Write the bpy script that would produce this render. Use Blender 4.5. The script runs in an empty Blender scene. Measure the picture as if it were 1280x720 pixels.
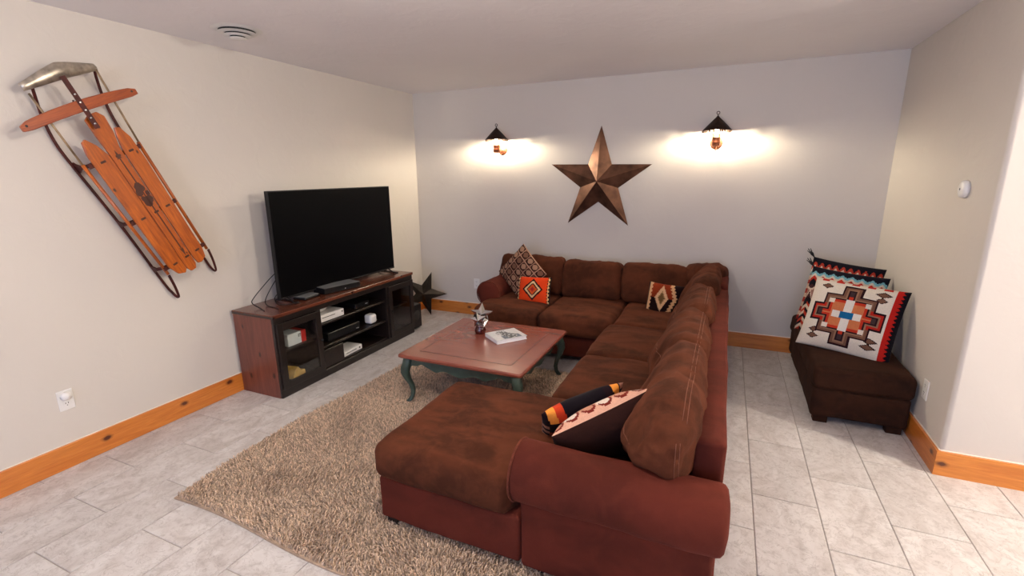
import bpy, bmesh, math, random
import numpy as np
from mathutils import Vector, Matrix, noise
from mathutils.bvhtree import BVHTree
PI = math.pi
C = bpy.context.scene.collection
SC = bpy.context.scene

# ------------------------------------------------------------------ camera
cam = bpy.data.cameras.new('camera'); cam.sensor_width = 36; cam.lens = 16.81; cam.clip_start = .05
camo = bpy.data.objects.new('camera', cam); C.objects.link(camo)
camo.location = (3.2599, -4.6779, 1.5785)
camo.rotation_euler = (1.3363, 0.0102, 0.4171)
SC.camera = camo

# ------------------------------------------------------------------ world + light + exposure
w = bpy.data.worlds.new('world'); SC.world = w; w.use_nodes = True
w.node_tree.nodes['Background'].inputs[0].default_value = (.55, .68, 1, 1)
w.node_tree.nodes['Background'].inputs[1].default_value = .3
SC.view_settings.view_transform = 'Standard'
SC.view_settings.look = 'None'
SC.view_settings.gamma = 1
SC.view_settings.exposure = 0.38
H = 2.44            # ceiling height
RX = 4.40           # right wall plane
CY = -1.705         # where the right wall steps away
FX, FY = 8.2, -8.6  # far limits of the room behind the camera
def area(name, loc, rot, sx, sy, power, col, spread=PI):
    l = bpy.data.lights.new(name, 'AREA'); l.shape = 'RECTANGLE'; l.size = sx; l.size_y = sy
    l.energy = power; l.color = col; l.spread = spread
    o = bpy.data.objects.new(name, l); C.objects.link(o); o.location = loc; o.rotation_euler = rot
    return o
# daylight through the window in the wall behind the camera
area('window_daylight', (2.9, FY - .05, 1.35), (PI/2, 0, 0), 2.6, 1.5, 75, (.42, .56, 1))
# unseen fill lamps added on the ceiling, plus the key beyond the right corner (x, y, watts)
LAMPS = [(1.3, -5.0, 17), (4.6, -6.4, 8), (2.35, -3.5, 35), (6.2, -2.52, 165), (6.7, -5.8, 6)]
for i, (lx, ly, lw) in enumerate(LAMPS):
    l = bpy.data.lights.new('ceiling_key_fill', 'POINT'); l.shadow_soft_size = .05
    l.energy = lw; l.color = (1, .90, .78)
    o = bpy.data.objects.new('ceiling_key_fill', l); C.objects.link(o); o.location = (lx, ly, H - .19)

# ------------------------------------------------------------------ helpers
def setp(o, label=None, cat=None, group=None, kind=None):
    if label: o['label'] = label
    if cat: o['category'] = cat
    if group: o['group'] = group
    if kind: o['kind'] = kind
    return o
def link(name, me, m=None, parent=None, smooth=False):
    if m is not None:
        for mm in (m if isinstance(m, (list, tuple)) else [m]): me.materials.append(mm)
    if smooth: me.polygons.foreach_set('use_smooth', [True]*len(me.polygons))
    o = bpy.data.objects.new(name, me); C.objects.link(o)
    if parent is not None: o.parent = parent
    return o
def obj(name, bm, m, parent=None, smooth=False):
    me = bpy.data.meshes.new(name); bm.normal_update(); bm.to_mesh(me); bm.free()
    return link(name, me, m, parent, smooth)
def thing(name, label, cat, loc=(0, 0, 0), rot=(0, 0, 0), group=None):
    o = bpy.data.objects.new(name, None); C.objects.link(o); o.empty_display_size = .1
    o.location = loc; o.rotation_euler = rot
    return setp(o, label, cat, group)
def box(bm, x0, x1, y0, y1, z0, z1, bev=0, seg=1):
    r = bmesh.ops.create_cube(bm, size=1)
    vs = r['verts']
    bmesh.ops.scale(bm, vec=(x1-x0, y1-y0, z1-z0), verts=vs)
    bmesh.ops.translate(bm, vec=((x0+x1)/2, (y0+y1)/2, (z0+z1)/2), verts=vs)
    if bev:
        es = list({e for v in vs for e in v.link_edges})
        bmesh.ops.bevel(bm, geom=es, offset=bev, segments=seg, affect='EDGES', profile=.5)
    return bm
def B(*a, **k): return box(bmesh.new(), *a, **k)
def tube(bm, pts, rad, n=8, closed=False, flat=None):
    """sweep a round (or elliptic: flat=(a,b)) section along pts; rad number or list"""
    pts = [Vector(p) for p in pts]; N = len(pts); rings = []
    up = Vector((0, 0, 1))
    t0 = (pts[1]-pts[0]).normalized()
    if abs(t0.dot(up)) > .9: up = Vector((1, 0, 0))
    nrm = t0.cross(up).normalized()
    for i, p in enumerate(pts):
        if closed: t = (pts[(i+1) % N]-pts[i-1]).normalized()
        else: t = (pts[min(i+1, N-1)]-pts[max(i-1, 0)]).normalized()
        nrm = (nrm - t*nrm.dot(t)).normalized(); bi = t.cross(nrm)
        r = rad[i] if isinstance(rad, (list, tuple)) else rad
        a, b = (r, r) if flat is None else flat
        rings.append([bm.verts.new(p + nrm*a*math.cos(2*PI*k/n) + bi*b*math.sin(2*PI*k/n)) for k in range(n)])
    for i in range(N if closed else N-1):
        A, D = rings[i], rings[(i+1) % N]
        for k in range(n): bm.faces.new((A[k], A[(k+1) % n], D[(k+1) % n], D[k]))
    if not closed:
        bm.faces.new(rings[0][::-1]); bm.faces.new(rings[-1])
    bmesh.ops.recalc_face_normals(bm, faces=bm.faces)
    return bm
def lathe(bm, prof, n=32, cx=0, cy=0, cap=True):
    rings = [[bm.verts.new((cx+r*math.cos(2*PI*k/n), cy+r*math.sin(2*PI*k/n), z)) for k in range(n)] for r, z in prof]
    for A, D in zip(rings, rings[1:]):
        for k in range(n): bm.faces.new((A[k], A[(k+1) % n], D[(k+1) % n], D[k]))
    if cap:
        bm.faces.new(rings[0][::-1]); bm.faces.new(rings[-1])
    bmesh.ops.recalc_face_normals(bm, faces=bm.faces)
    return bm
def prism(bm, poly, z0, z1, M=None):
    lo = [bm.verts.new((x, y, z0)) for x, y in poly]; hi = [bm.verts.new((x, y, z1)) for x, y in poly]
    bm.faces.new(lo[::-1]); bm.faces.new(hi); n = len(poly)
    for i in range(n): bm.faces.new((lo[i], lo[(i+1) % n], hi[(i+1) % n], hi[i]))
    if M is not None: bmesh.ops.transform(bm, matrix=M, verts=lo+hi)
    bmesh.ops.recalc_face_normals(bm, faces=bm.faces)
    return bm
def nz(p, f, s=0): return noise.noise(Vector(p)*f + Vector((s*7.3, s*3.1, s*1.7)))
def smooth01(t): t = max(0, min(1, t)); return t*t*(3-2*t)

def soft_mesh(hx, hy, hz, r, n=(24, 24, 10), crown=(0, 0, 0), lump=.006, wr=0, seed=0, post=None):
    """rounded, slightly lumpy upholstered block of half sizes hx, hy, hz"""
    def params(n, h):
        e = [-h + r*t for t in (0, .12, .3, .55, .8)]
        m = [(-h+r) + (2*h-2*r)*i/n for i in range(n+1)]
        return e + m + [-x for x in e[::-1]]
    P = [params(n[0], hx), params(n[1], hy), params(n[2], hz)]
    hh = (hx, hy, hz); bm = bmesh.new(); cache = {}
    def vert(q):
        k = tuple(round(c, 6) for c in q)
        if k in cache: return cache[k]
        inn = Vector([max(-(hh[i]-r), min(hh[i]-r, q[i])) for i in range(3)])
        d = Vector(q)-inn
        p = inn + d.normalized()*r
        u = [max(-1, min(1, p[i]/hh[i])) for i in range(3)]
        for i in range(3):
            if crown[i]:
                j, l = (i+1) % 3, (i+2) % 3
                p[i] += crown[i]*u[i]*(1-u[j]**2)*(1-u[l]**2)
        dn = d.normalized()
        k2 = lump*nz(p, 4.5, seed) + lump*.5*nz(p, 11, seed+3)
        if wr: k2 += wr*(-1.6*abs(nz((p[0]*1.2, p[1]*.35, p[2]*.35+.25*p[0]), 15, seed+9)) + .3*nz((p[0]*1.4, p[1], p[2]*.6), 30, seed))
        p += dn*k2
        if post: p = post(p)
        v = bm.verts.new(p); cache[k] = v; return v
    for ax in range(3):
        j, l = (ax+1) % 3, (ax+2) % 3
        for sgn in (-1, 1):
            for a, b in zip(P[j], P[j][1:]):
                for c, d in zip(P[l], P[l][1:]):
                    qs = []
                    for (s, t) in ((a, c), (b, c), (b, d), (a, d)):
                        q = [0, 0, 0]; q[ax] = sgn*hh[ax]; q[j] = s; q[l] = t; qs.append(vert(q))
                    if sgn < 0: qs = qs[::-1]
                    if len(set(qs)) == 4: bm.faces.new(qs)
    return bm
def place(bm, M):
    bmesh.ops.transform(bm, matrix=M, verts=bm.verts); return bm
def T(x, y, z): return Matrix.Translation((x, y, z))
def Rm(a, ax): return Matrix.Rotation(a, 4, ax)

# ------------------------------------------------------------------ materials
def srgb(r, g, b):
    f = lambda c: ((c/255+.055)/1.055)**2.4 if c/255 > .04045 else c/255/12.92
    return (f(r), f(g), f(b), 1)
class NT:
    def __init__(s, name):
        s.m = bpy.data.materials.new(name); s.m.use_nodes = True; s.t = s.m.node_tree; s.N = s.t.nodes; s.L = s.t.links
        s.b = s.N['Principled BSDF']
        s.co = s.N.new('ShaderNodeTexCoord').outputs['Object']
    def n(s, ty, **k):
        o = s.N.new(ty)
        for a, v in k.items(): setattr(o, a, v)
        return o
    def lk(s, a, b): s.L.new(a, b)
    def mapping(s, scale=(1, 1, 1), rot=(0, 0, 0), src=None, loc=(0, 0, 0)):
        m = s.n('ShaderNodeMapping'); m.inputs['Scale'].default_value = scale; m.inputs['Rotation'].default_value = rot
        m.inputs['Location'].default_value = loc
        s.lk(src or s.co, m.inputs[0]); return m.outputs[0]
    def noise(s, vec, scale, detail=3, rough=.5, dist=0):
        o = s.n('ShaderNodeTexNoise'); s.lk(vec, o.inputs['Vector']); o.inputs['Scale'].default_value = scale
        o.inputs['Detail'].default_value = detail; o.inputs['Roughness'].default_value = rough; o.inputs['Distortion'].default_value = dist
        return o.outputs['Fac']
    def vor(s, vec, scale, feat='F1'):
        o = s.n('ShaderNodeTexVoronoi', feature=feat); s.lk(vec, o.inputs['Vector']); o.inputs['Scale'].default_value = scale
        return o.outputs['Distance']
    def ramp(s, fac, stops):
        o = s.n('ShaderNodeValToRGB'); e = o.color_ramp.elements
        while len(e) < len(stops): e.new(.5)
        for i, (p, c) in enumerate(stops): e[i].position = p; e[i].color = c if len(c) == 4 else (*c, 1)
        s.lk(fac, o.inputs[0]); return o.outputs[0]
    def mix(s, fac, a, b, mode='MIX'):
        o = s.n('ShaderNodeMix', data_type='RGBA', blend_type=mode)
        for i, v in ((0, fac), (6, a), (7, b)):
            if isinstance(v, (int, float, tuple)): o.inputs[i].default_value = v
            else: s.lk(v, o.inputs[i])
        return o.outputs[2]
    def math(s, op, a, b=0):
        o = s.n('ShaderNodeMath', operation=op)
        for i, v in ((0, a), (1, b)):
            if isinstance(v, (int, float)): o.inputs[i].default_value = v
            else: s.lk(v, o.inputs[i])
        return o.outputs[0]
    def set(s, **k):
        for a, v in k.items():
            i = s.b.inputs[a.replace('_', ' ')]
            if isinstance(v, (int, float, tuple)): i.default_value = v
            else: s.lk(v, i)
        return s
    def bump(s, h, strength=.3, dist=.01):
        o = s.n('ShaderNodeBump'); o.inputs['Strength'].default_value = strength; o.inputs['Distance'].default_value = dist
        s.lk(h, o.inputs['Height']); s.lk(o.outputs[0], s.b.inputs['Normal']); return s
def plain(name, col, rough=.5, metal=0, spec=.5, var=.06, vs=6, bump=0):
    t = NT(name); c = t.noise(t.co, vs, 4)
    lo = tuple(x*(1-var*2) for x in col[:3])+(1,); hi = tuple(min(1, x*(1+var*2)) for x in col[:3])+(1,)
    t.set(Base_Color=t.ramp(c, [(.3, lo), (.7, hi)]), Roughness=rough, Metallic=metal, Specular_IOR_Level=spec)
    if bump: t.bump(t.noise(t.co, vs*12, 3), bump, .003)
    return t.m
def paint(name, col, bs=.25):
    t = NT(name)
    big = t.noise(t.co, 1.1, 3)
    c = t.ramp(big, [(.3, tuple(x*.97 for x in col[:3])), (.7, tuple(min(1, x*1.02) for x in col[:3]))])
    h = t.ramp(t.noise(t.mapping((1, 1, 1)), 7, 5, .55, .8), [(.44, (0, 0, 0)), (.62, (1, 1, 1))])
    h2 = t.noise(t.co, 90, 3)
    hh = t.math('ADD', h, t.math('MULTIPLY', h2, .25))
    t.set(Base_Color=c, Roughness=.62, Specular_IOR_Level=.28).bump(hh, bs, .004)
    return t.m
def wood(name, c1, c2, knot, stretch=(1, 12, 12), scale=3, rough=.4, knots=.0, ks=2.2, coat=0, plane='yz', gm=.35):
    """stretch is small along the grain"""
    t = NT(name)
    mp = t.mapping(stretch)
    g = t.noise(mp, scale, 6, .6, 1.6); g2 = t.noise(mp, scale*5, 4, .6, .4)
    c = t.ramp(g, [(.3, c1), (.5, tuple((a+b)/2 for a, b in zip(c1, c2))), (.68, c2)])
    c = t.mix(t.math('MULTIPLY', t.ramp(g2, [(.35, (0, 0, 0)), (.75, (1, 1, 1))]), gm), c, tuple(x*.62 for x in c1[:3])+(1,))
    if knots:
        sx_ = t.n('ShaderNodeSeparateXYZ'); t.lk(t.co, sx_.inputs[0]); cx_ = t.n('ShaderNodeCombineXYZ')
        for i_, a_ in enumerate(plane): t.lk(t.math('MULTIPLY', sx_.outputs['xyz'.index(a_)], .6 if stretch['xyz'.index(a_)] < 2 else 1), cx_.inputs[i_])
        vn = t.n('ShaderNodeTexVoronoi', voronoi_dimensions='2D'); t.lk(cx_.outputs[0], vn.inputs['Vector']); vn.inputs['Scale'].default_value = ks
        v = vn.outputs['Distance']
        wob = t.math('ADD', v, t.math('MULTIPLY', t.math('SUBTRACT', t.noise(t.co, 16, 3), .5), .12))
        kk = t.ramp(wob, [(knots*.55, (1, 1, 1)), (knots, (.35, .35, .35)), (knots*1.5, (0, 0, 0))])
        c = t.mix(kk, c, knot)
    t.set(Base_Color=c, Roughness=rough, Coat_Weight=coat, Coat_Roughness=.2).bump(g2, .12, .002)
    return t.m
def suede(name, base, dark, rust, sc=1):
    t = NT(name)
    a = t.ramp(t.noise(t.mapping((1, 2.4, 1.6), (0, 0, .35)), 4.2*sc, 3, .5, .5), [(.42, (0, 0, 0)), (.60, (.85, .85, .85))])
    b = t.noise(t.co, 17*sc, 5, .6, 1)
    c = t.mix(a, base, dark)
    c = t.mix(t.math('MULTIPLY', t.ramp(b, [(.45, (0, 0, 0)), (.7, (1, 1, 1))]), .4), c, rust)
    t.set(Base_Color=c, Roughness=.92, Specular_IOR_Level=.15, Sheen_Weight=.35, Sheen_Roughness=.45, Sheen_Tint=rust)
    t.bump(t.math('ADD', t.noise(t.co, 260, 2), t.math('MULTIPLY', t.noise(t.co, 22, 4, .6, .6), 1.2)), .28, .004)
    return t.m
def attr_mat(name, rough=.88, bs=160, sheen=.03, bstr=.3, coat=0):
    t = NT(name); a = t.n('ShaderNodeAttribute', attribute_name='Col')
    nn = t.noise(t.co, bs, 2)
    c = t.mix(t.math('MULTIPLY', nn, .3), a.outputs['Color'], (0, 0, 0, 1))
    t.set(Base_Color=c, Roughness=rough, Sheen_Weight=sheen, Coat_Weight=coat, Specular_IOR_Level=.5 if coat else .1).bump(nn, bstr, .003)
    return t.m

M = {}
M['wall'] = paint('wall_paint', srgb(210, 203, 194), .16)
M['ceiling'] = paint('ceiling_paint', srgb(242, 238, 238), .2)
M['edge_highlight'] = plain('pale_highlight', srgb(235, 228, 215), .5, var=.02)  # pale colour for the highlight line where wall meets trim
M['pine'] = wood('honey_pine_x', srgb(196, 112, 40), srgb(222, 142, 62), srgb(92, 40, 14), (.7, 9, 9), 3, .35, .085, 5.5, .3, 'xz')
M['piney'] = wood('honey_pine_y', srgb(196, 108, 36), srgb(220, 138, 58), srgb(88, 36, 12), (9, .7, 9), 3, .35, .085, 5.5, .3, 'yz')
M['sled_wood'] = wood('varnished_sled_wood', srgb(140, 60, 8), srgb(200, 102, 18), srgb(60, 24, 8), (14, 1.2, 8), 3, .38, .03, 5, .35, 'xy')
M['sled_bar'] = wood('steering_bar_wood', srgb(132, 54, 18), srgb(176, 84, 30), srgb(60, 24, 8), (1.2, 14, 8), 3, .4, .0, 5, .3)
M['rust_paint'] = plain('dark_red_painted_steel', srgb(74, 26, 20), .5, .3, var=.25, vs=30, bump=.3)
M['bumper'] = plain('worn_silver_steel', srgb(176, 166, 150), .35, .75, var=.2, vs=25)
M['rod'] = plain('dull_steel_rod', srgb(150, 128, 100), .4, .6, var=.3, vs=18)
M['decal'] = plain('black_sled_print', srgb(66, 26, 12), .5)
M['sofa'] = suede('brown_microsuede', srgb(84, 43, 25), srgb(56, 27, 14), srgb(100, 54, 34), .8)
M['sofa2'] = suede('brown_microsuede_body', srgb(90, 37, 26), srgb(72, 29, 20), srgb(100, 45, 32), .5)
M['otto'] = suede('dark_microsuede', srgb(50, 27, 16), srgb(36, 19, 12), srgb(64, 38, 24))
M['thread'] = plain('tan_stitching', srgb(112, 66, 44), .8)
M['piping'] = suede('suede_piping', srgb(100, 50, 36), srgb(84, 40, 28), srgb(122, 66, 48), 3)
M['blackwood'] = plain('black_wood_foot', srgb(20, 14, 12), .4)
M['espresso'] = wood('espresso_wood', srgb(14, 8, 6), srgb(32, 18, 13), srgb(8, 5, 4), (10, .8, 10), 3, .42, .05, 3, .1)
M['alder'] = wood('red_alder_side', srgb(100, 49, 38), srgb(130, 70, 53), srgb(50, 20, 16), (8, 8, .8), 3, .42, .07, 6, .2, 'xz')
M['standtop'] = wood('stand_top_wood', srgb(84, 40, 27), srgb(120, 66, 44), srgb(40, 18, 12), (9, .8, 9), 3, .27, .05, 4, .4)
M['tabletop'] = wood('red_brown_table_top', srgb(124, 60, 46), srgb(138, 71, 54), srgb(80, 30, 22), (1.5, 4, 4), 1.6, .26, 0, 4, .4, gm=.08)
M['groove'] = plain('dark_groove', srgb(88, 42, 32), .5)
M['green'] = plain('distressed_green_paint', srgb(60, 76, 66), .42, var=.18, vs=14, bump=.2)
M['screen'] = plain('tv_glass', (.0025, .0025, .003, 1), .35, spec=.05, var=0)
M['black'] = plain('black_plastic', (.006, .006, .007, 1), .35, spec=.3, var=.1)
M['grey_gloss'] = plain('grey_glossy_plastic', srgb(120, 122, 124), .18, var=.03)
M['white'] = plain('white_plastic', srgb(228, 226, 222), .35, var=.02)
M['dark'] = plain('dark_slot', (.02, .018, .016, 1), .7)
M['redbox'] = plain('red_card', srgb(196, 40, 32), .5, var=.03)
M['palecard'] = plain('pale_blue_card', srgb(214, 224, 222), .5, var=.04)
M['yellow'] = plain('mustard_card', srgb(190, 156, 72), .6, var=.1, vs=20)
M['bronze'] = plain('rusted_bronze_tin', srgb(104, 72, 56), .45, .7, var=.25, vs=9, bump=.15)
M['iron'] = plain('dark_iron_tin', srgb(52, 46, 42), .4, .75, var=.25, vs=9, bump=.15)
M['shade'] = plain('dark_bronze_shade', srgb(52, 36, 28), .5, .7, var=.2, vs=20)
M['copper'] = plain('copper_tin', srgb(164, 104, 74), .4, .7, var=.2, vs=20)
M['silver'] = plain('polished_silver', srgb(205, 205, 205), .16, 1, var=.08, vs=30)
M['redglass'] = plain('dark_red_glass', srgb(60, 10, 8), .08, .0, spec=.8, var=.1)
M['paper'] = plain('book_pages', srgb(226, 224, 222), .6, var=.02, vs=60)
M['backing'] = plain('rug_backing', srgb(176, 152, 128), .9, var=.1, vs=40, bump=.3)
M['fabric'] = attr_mat('woven_pattern_fabric')
M['print'] = attr_mat('glossy_book_print', .3, 40, 0, .02, .3)
t = NT('shag_yarn'); a = t.n('ShaderNodeAttribute', attribute_name='Col')
t.set(Base_Color=a.outputs['Color'], Roughness=.9, Sheen_Weight=.2, Specular_IOR_Level=.2); M['yarn'] = t.m
# black fabrics for tassels and pillow backs
M['blackcloth'] = plain('black_wool', srgb(22, 18, 24), .9, var=.2, vs=40, bump=.3)
M['darkbrowncloth'] = plain('dark_brown_cloth', srgb(42, 22, 16), .9, var=.2, vs=20, bump=.3)
# glass
t = NT('cabinet_glass'); t.set(Base_Color=(.9, .95, .93, 1), Roughness=.02, IOR=1.45, Transmission_Weight=1)
tr = t.n('ShaderNodeBsdfTransparent'); gl = t.n('ShaderNodeBsdfGlossy'); gl.inputs['Roughness'].default_value = .03
fw = t.n('ShaderNodeLayerWeight'); fw.inputs[0].default_value = .5; fr = t.n('ShaderNodeMath', operation='MULTIPLY_ADD'); fr.inputs[1].default_value = .12; fr.inputs[2].default_value = .03; t.lk(fw.outputs['Facing'], fr.inputs[0]); mx = t.n('ShaderNodeMixShader')
t.lk(fr.outputs[0], mx.inputs[0]); t.lk(tr.outputs[0], mx.inputs[1]); t.lk(gl.outputs[0], mx.inputs[2])
t.lk(mx.outputs[0], t.N['Material Output'].inputs[0]); M['glass'] = t.m
# lamp emitters
def emit(name, col, s):
    t = NT(name); t.set(Base_Color=col, Emission_Color=col, Emission_Strength=s); return t.m
M['bulb'] = emit('lit_bulb', (1, .86, .62, 1), 30)
M['diffuser'] = emit('lit_diffuser', (1, .9, .75, 1), 6)
# floor tile
t = NT('stone_tile')
oi = t.n('ShaderNodeObjectInfo'); 
ad = t.n('ShaderNodeVectorMath', operation='MULTIPLY_ADD')
cmb = t.n('ShaderNodeCombineXYZ')
t.lk(oi.outputs['Random'], cmb.inputs[0]); t.lk(oi.outputs['Random'], cmb.inputs[1]); t.lk(oi.outputs['Random'], cmb.inputs[2])
t.lk(cmb.outputs[0], ad.inputs[0]); ad.inputs[1].default_value = (37, 19, 11); t.lk(t.co, ad.inputs[2])
v = ad.outputs[0]
n1 = t.noise(t.mapping((1, .6, 1), src=v), 6, 6, .62, 1.4)
n2 = t.noise(v, 26, 5, .65, .6)
c = t.ramp(n1, [(.28, srgb(176, 168, 163)), (.44, srgb(198, 192, 188)), (.60, srgb(210, 206, 203)), (.75, srgb(214, 208, 202))])
c = t.mix(t.ramp(n2, [(.5, (0, 0, 0)), (.66, (.55, .55, .55))]), c, srgb(168, 160, 155))
vein = t.ramp(t.noise(t.mapping((1, 1, 1), src=v), 9, 5, .6, 2.5), [(.485, (0, 0, 0)), (.50, (.6, .6, .6)), (.515, (0, 0, 0))])
c = t.mix(vein, c, srgb(150, 140, 134))
br = t.n('ShaderNodeHueSaturation'); t.lk(c, br.inputs['Color'])
t.lk(t.math('ADD', t.math('MULTIPLY', oi.outputs['Random'], .1), .95), br.inputs['Value'])
t.set(Base_Color=br.outputs[0], Roughness=.42, Specular_IOR_Level=.4).bump(t.math('ADD', n1, t.math('MULTIPLY', n2, .35)), .35, .006)
M['tile'] = t.m
M['grout'] = plain('grout', srgb(164, 156, 150), .9, var=.05, vs=50)

# ------------------------------------------------------------------ setting: walls, ceiling, floor
def struct(name, bm, m, smooth=False):
    o = obj(name, bm, m, None, smooth); o['kind'] = 'structure'; return o
struct('wall_left', B(-.15, 0, FY-.15, .15, -.05, H+.1), M['wall'])
struct('wall_back', B(0, RX, 0, .15, -.05, H+.1), M['wall'])
r = .022
poly = [(RX, 0), (RX, CY+r)] + [(RX+r-r*math.cos(a), CY+r-r*math.sin(a)) for a in [PI/2*i/8 for i in range(1, 9)]] + [(FX, CY), (FX, .15), (RX, .15)]
struct('wall_right', prism(bmesh.new(), poly, -.05, H+.1), M['wall'])
struct('wall_far_right', B(FX, FX+.15, FY-.15, CY, -.05, H+.1), M['wall'])
bm = bmesh.new()
box(bm, 0, 1.5, FY-.15, FY, -.05, H+.1); box(bm, 4.3, FX, FY-.15, FY, -.05, H+.1)
box(bm, 1.5, 4.3, FY-.15, FY, -.05, .55); box(bm, 1.5, 4.3, FY-.15, FY, 2.15, H+.1)
struct('wall_front', bm, M['wall'])
bm = bmesh.new()
for x in (1.5, 2.87, 4.24): box(bm, x, x+.06, FY-.12, FY-.06, .55, 2.15)
for z in (.55, 2.09): box(bm, 1.5, 4.3, FY-.12, FY-.06, z, z+.06)
struct('window_1', bm, M['white'])
struct('ceiling', B(-.15, FX+.15, FY-.15, .15, H, H+.1), M['ceiling'])

floor = struct('floor', B(-.15, FX+.15, FY-.15, .15, -.08, -.0035), M['grout'])
TW, TL, G = .2865, .55, .0022
def tile_bm(x0, x1, y0, y1, bm=None):
    bm = bm or bmesh.new()
    x0 += G; x1 -= G; y0 += G; y1 -= G; e = .0022
    lo = [bm.verts.new(p) for p in ((x0, y0, -.0036), (x1, y0, -.0036), (x1, y1, -.0036), (x0, y1, -.0036))]
    md = [bm.verts.new(p) for p in ((x0, y0, -.0014), (x1, y0, -.0014), (x1, y1, -.0014), (x0, y1, -.0014))]
    hi = [bm.verts.new(p) for p in ((x0+e, y0+e, 0), (x1-e, y0+e, 0), (x1-e, y1-e, 0), (x0+e, y1-e, 0))]
    bm.faces.new(hi)
    for A, D in ((lo, md), (md, hi)):
        for k in range(4): bm.faces.new((A[k], A[(k+1) % 4], D[(k+1) % 4], D[k]))
    return bm
full = bpy.data.meshes.new('tile'); b_ = tile_bm(0, TW, 0, TL); b_.to_mesh(full); b_.free(); full.materials.append(M['tile'])
rest = bmesh.new()
k0 = -13
for k in range(k0, 17):
    cx0 = 3.497 + k*TW; cx1 = cx0 + TW
    off = -2.27 if k % 2 == 0 else -2.0
    for j in range(-12, 6):
        y0 = off + j*TL; y1 = y0 + TL
        X0, X1 = max(cx0, 0), min(cx1, FX); Y0, Y1 = max(y0, FY), min(y1, 0)
        if X0 >= RX-.001: Y1 = min(Y1, CY)
        if X1-X0 < .02 or Y1-Y0 < .02: continue
        if X0 < RX < X1 and Y1 > CY:      # split round the wall corner
            parts = [(X0, RX, max(Y0, CY), Y1)] if Y0 >= CY else [(X0, X1, Y0, Y1)]
        else: parts = [(X0, X1, Y0, Y1)]
        for (a0, a1, b0, b1) in parts:
            if b0 < -5.3 or a0 > 6.6:
                tile_bm(a0, a1, b0, b1, rest); continue
            if abs(a1-a0-TW) < 1e-4 and abs(b1-b0-TL) < 1e-4:
                o = bpy.data.objects.new('tile', full); C.objects.link(o); o.location = (a0, b0, 0)
            else:
                o = obj('tile', tile_bm(0, a1-a0, 0, b1-b0), M['tile']); o.location = (a0, b0, 0)
            o.parent = floor
o = obj('tile_field', rest, M['tile'], floor); o['kind'] = 'stuff'

BH, BT = .136, .019
def board(name, x0, x1, y0, y1, m, cx=None):
    bm = B(x0, x1, y0, y1, 0, BH, bev=.0025, seg=2)
    o = struct(name, bm, m); return o
bl = board('baseboard_left', 0, BT, FY, 0, M['piney'])
bb = board('baseboard_back', BT, RX, -BT, 0, M['pine'])
obj('highlight_bead', B(0, .007, FY, 0, BH, BH+.004), M['edge_highlight'], bl)  # pale bead stands in for the highlight along the board top
obj('highlight_bead', B(0, RX, -.007, 0, BH, BH+.004), M['edge_highlight'], bb)
bm = prism(bmesh.new(), [(RX, 0), (RX-BT, 0), (RX-BT, CY-BT), (RX, CY)], 0, BH)
br_ = struct('baseboard_right', bm, M['piney'])
obj('highlight_bead', B(RX-.006, RX, CY, 0, BH, BH+.004), M['edge_highlight'], br_)
bm = prism(bmesh.new(), [(RX, CY), (RX-BT, CY-BT), (FX, CY-BT), (FX, CY)], 0, BH)
bs_ = struct('baseboard_right_return', bm, M['pine'])
obj('highlight_bead', B(RX, FX, CY-.006, CY, BH, BH+.004), M['edge_highlight'], bs_)

# ------------------------------------------------------------------ rug
RX0, RX1, RY0, RY1 = .84, 3.10, -3.46, -1.22
rug = thing('shag_rug', 'beige shag area rug with thick pile under the coffee table and chaise', 'rug', ((RX0+RX1)/2, (RY0+RY1)/2, 0))
def rug_warp(x, y):
    u = (y-RY0)/(RY1-RY0)
    xs = (RX1-x)/(RX1-RX0)
    dx = (-.05*np.sin(PI*np.clip(u*1.6, 0, 1)) + .05*np.clip(u-.55, 0, 1)) * xs
    v = (x-RX0)/(RX1-RX0)
    dy = (.022*np.sin(v*9+.6) - .01) * (1-u)
    return x+dx, y+dy
ox, oy = rug.location.x, rug.location.y
bm = bmesh.new(); gx, gy = 40, 40; g = {}
for i in range(gx+1):
    for j in range(gy+1):
        for zi, z in enumerate((.001, .010)):
            x, y = rug_warp(RX0+(RX1-RX0)*i/gx, RY0+(RY1-RY0)*j/gy)
            g[i, j, zi] = bm.verts.new((x-ox, y-oy, z))
for i in range(gx):
    for j in range(gy):
        for zi in (0, 1): bm.faces.new([g[i, j, zi], g[i+1, j, zi], g[i+1, j+1, zi], g[i, j+1, zi]])
for i in range(gx):
    for j in (0, gy): bm.faces.new([g[i, j, 0], g[i+1, j, 0], g[i+1, j, 1], g[i, j, 1]])
for j in range(gy):
    for i in (0, gx): bm.faces.new([g[i, j, 0], g[i, j+1, 0], g[i, j+1, 1], g[i, j, 1]])
bmesh.ops.recalc_face_normals(bm, faces=bm.faces)
obj('backing', bm, M['backing'], rug)
rng = np.random.default_rng(4)
sp = .0082
nx_, ny_ = int((RX1-RX0-.02)/sp), int((RY1-RY0-.02)/sp)
X, Y = np.meshgrid(RX0+.01+sp*np.arange(nx_), RY0+.01+sp*np.arange(ny_), indexing='ij')
X = X.ravel()+rng.uniform(-.004, .004, nx_*ny_); Y = Y.ravel()+rng.uniform(-.004, .004, nx_*ny_)
keep = ~((X > 2.0) & (Y > -3.12) & (Y < -2.5)) & ~((X > 2.62) & (Y > -3.1))
X, Y = X[keep], Y[keep]; n = len(X)
X, Y = rug_warp(X, Y)
clump = np.sin(X*9+2*np.sin(Y*7))+np.sin(Y*11+2*np.sin(X*6))
ang = rng.uniform(0, 2*PI, n)*.6 + clump*1.1
lean = rng.uniform(.35, 1.0, n)*.016; hgt = rng.uniform(.014, .023, n)
rad = rng.uniform(.0026, .0038, n)
V = np.zeros((n, 10, 3))
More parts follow.
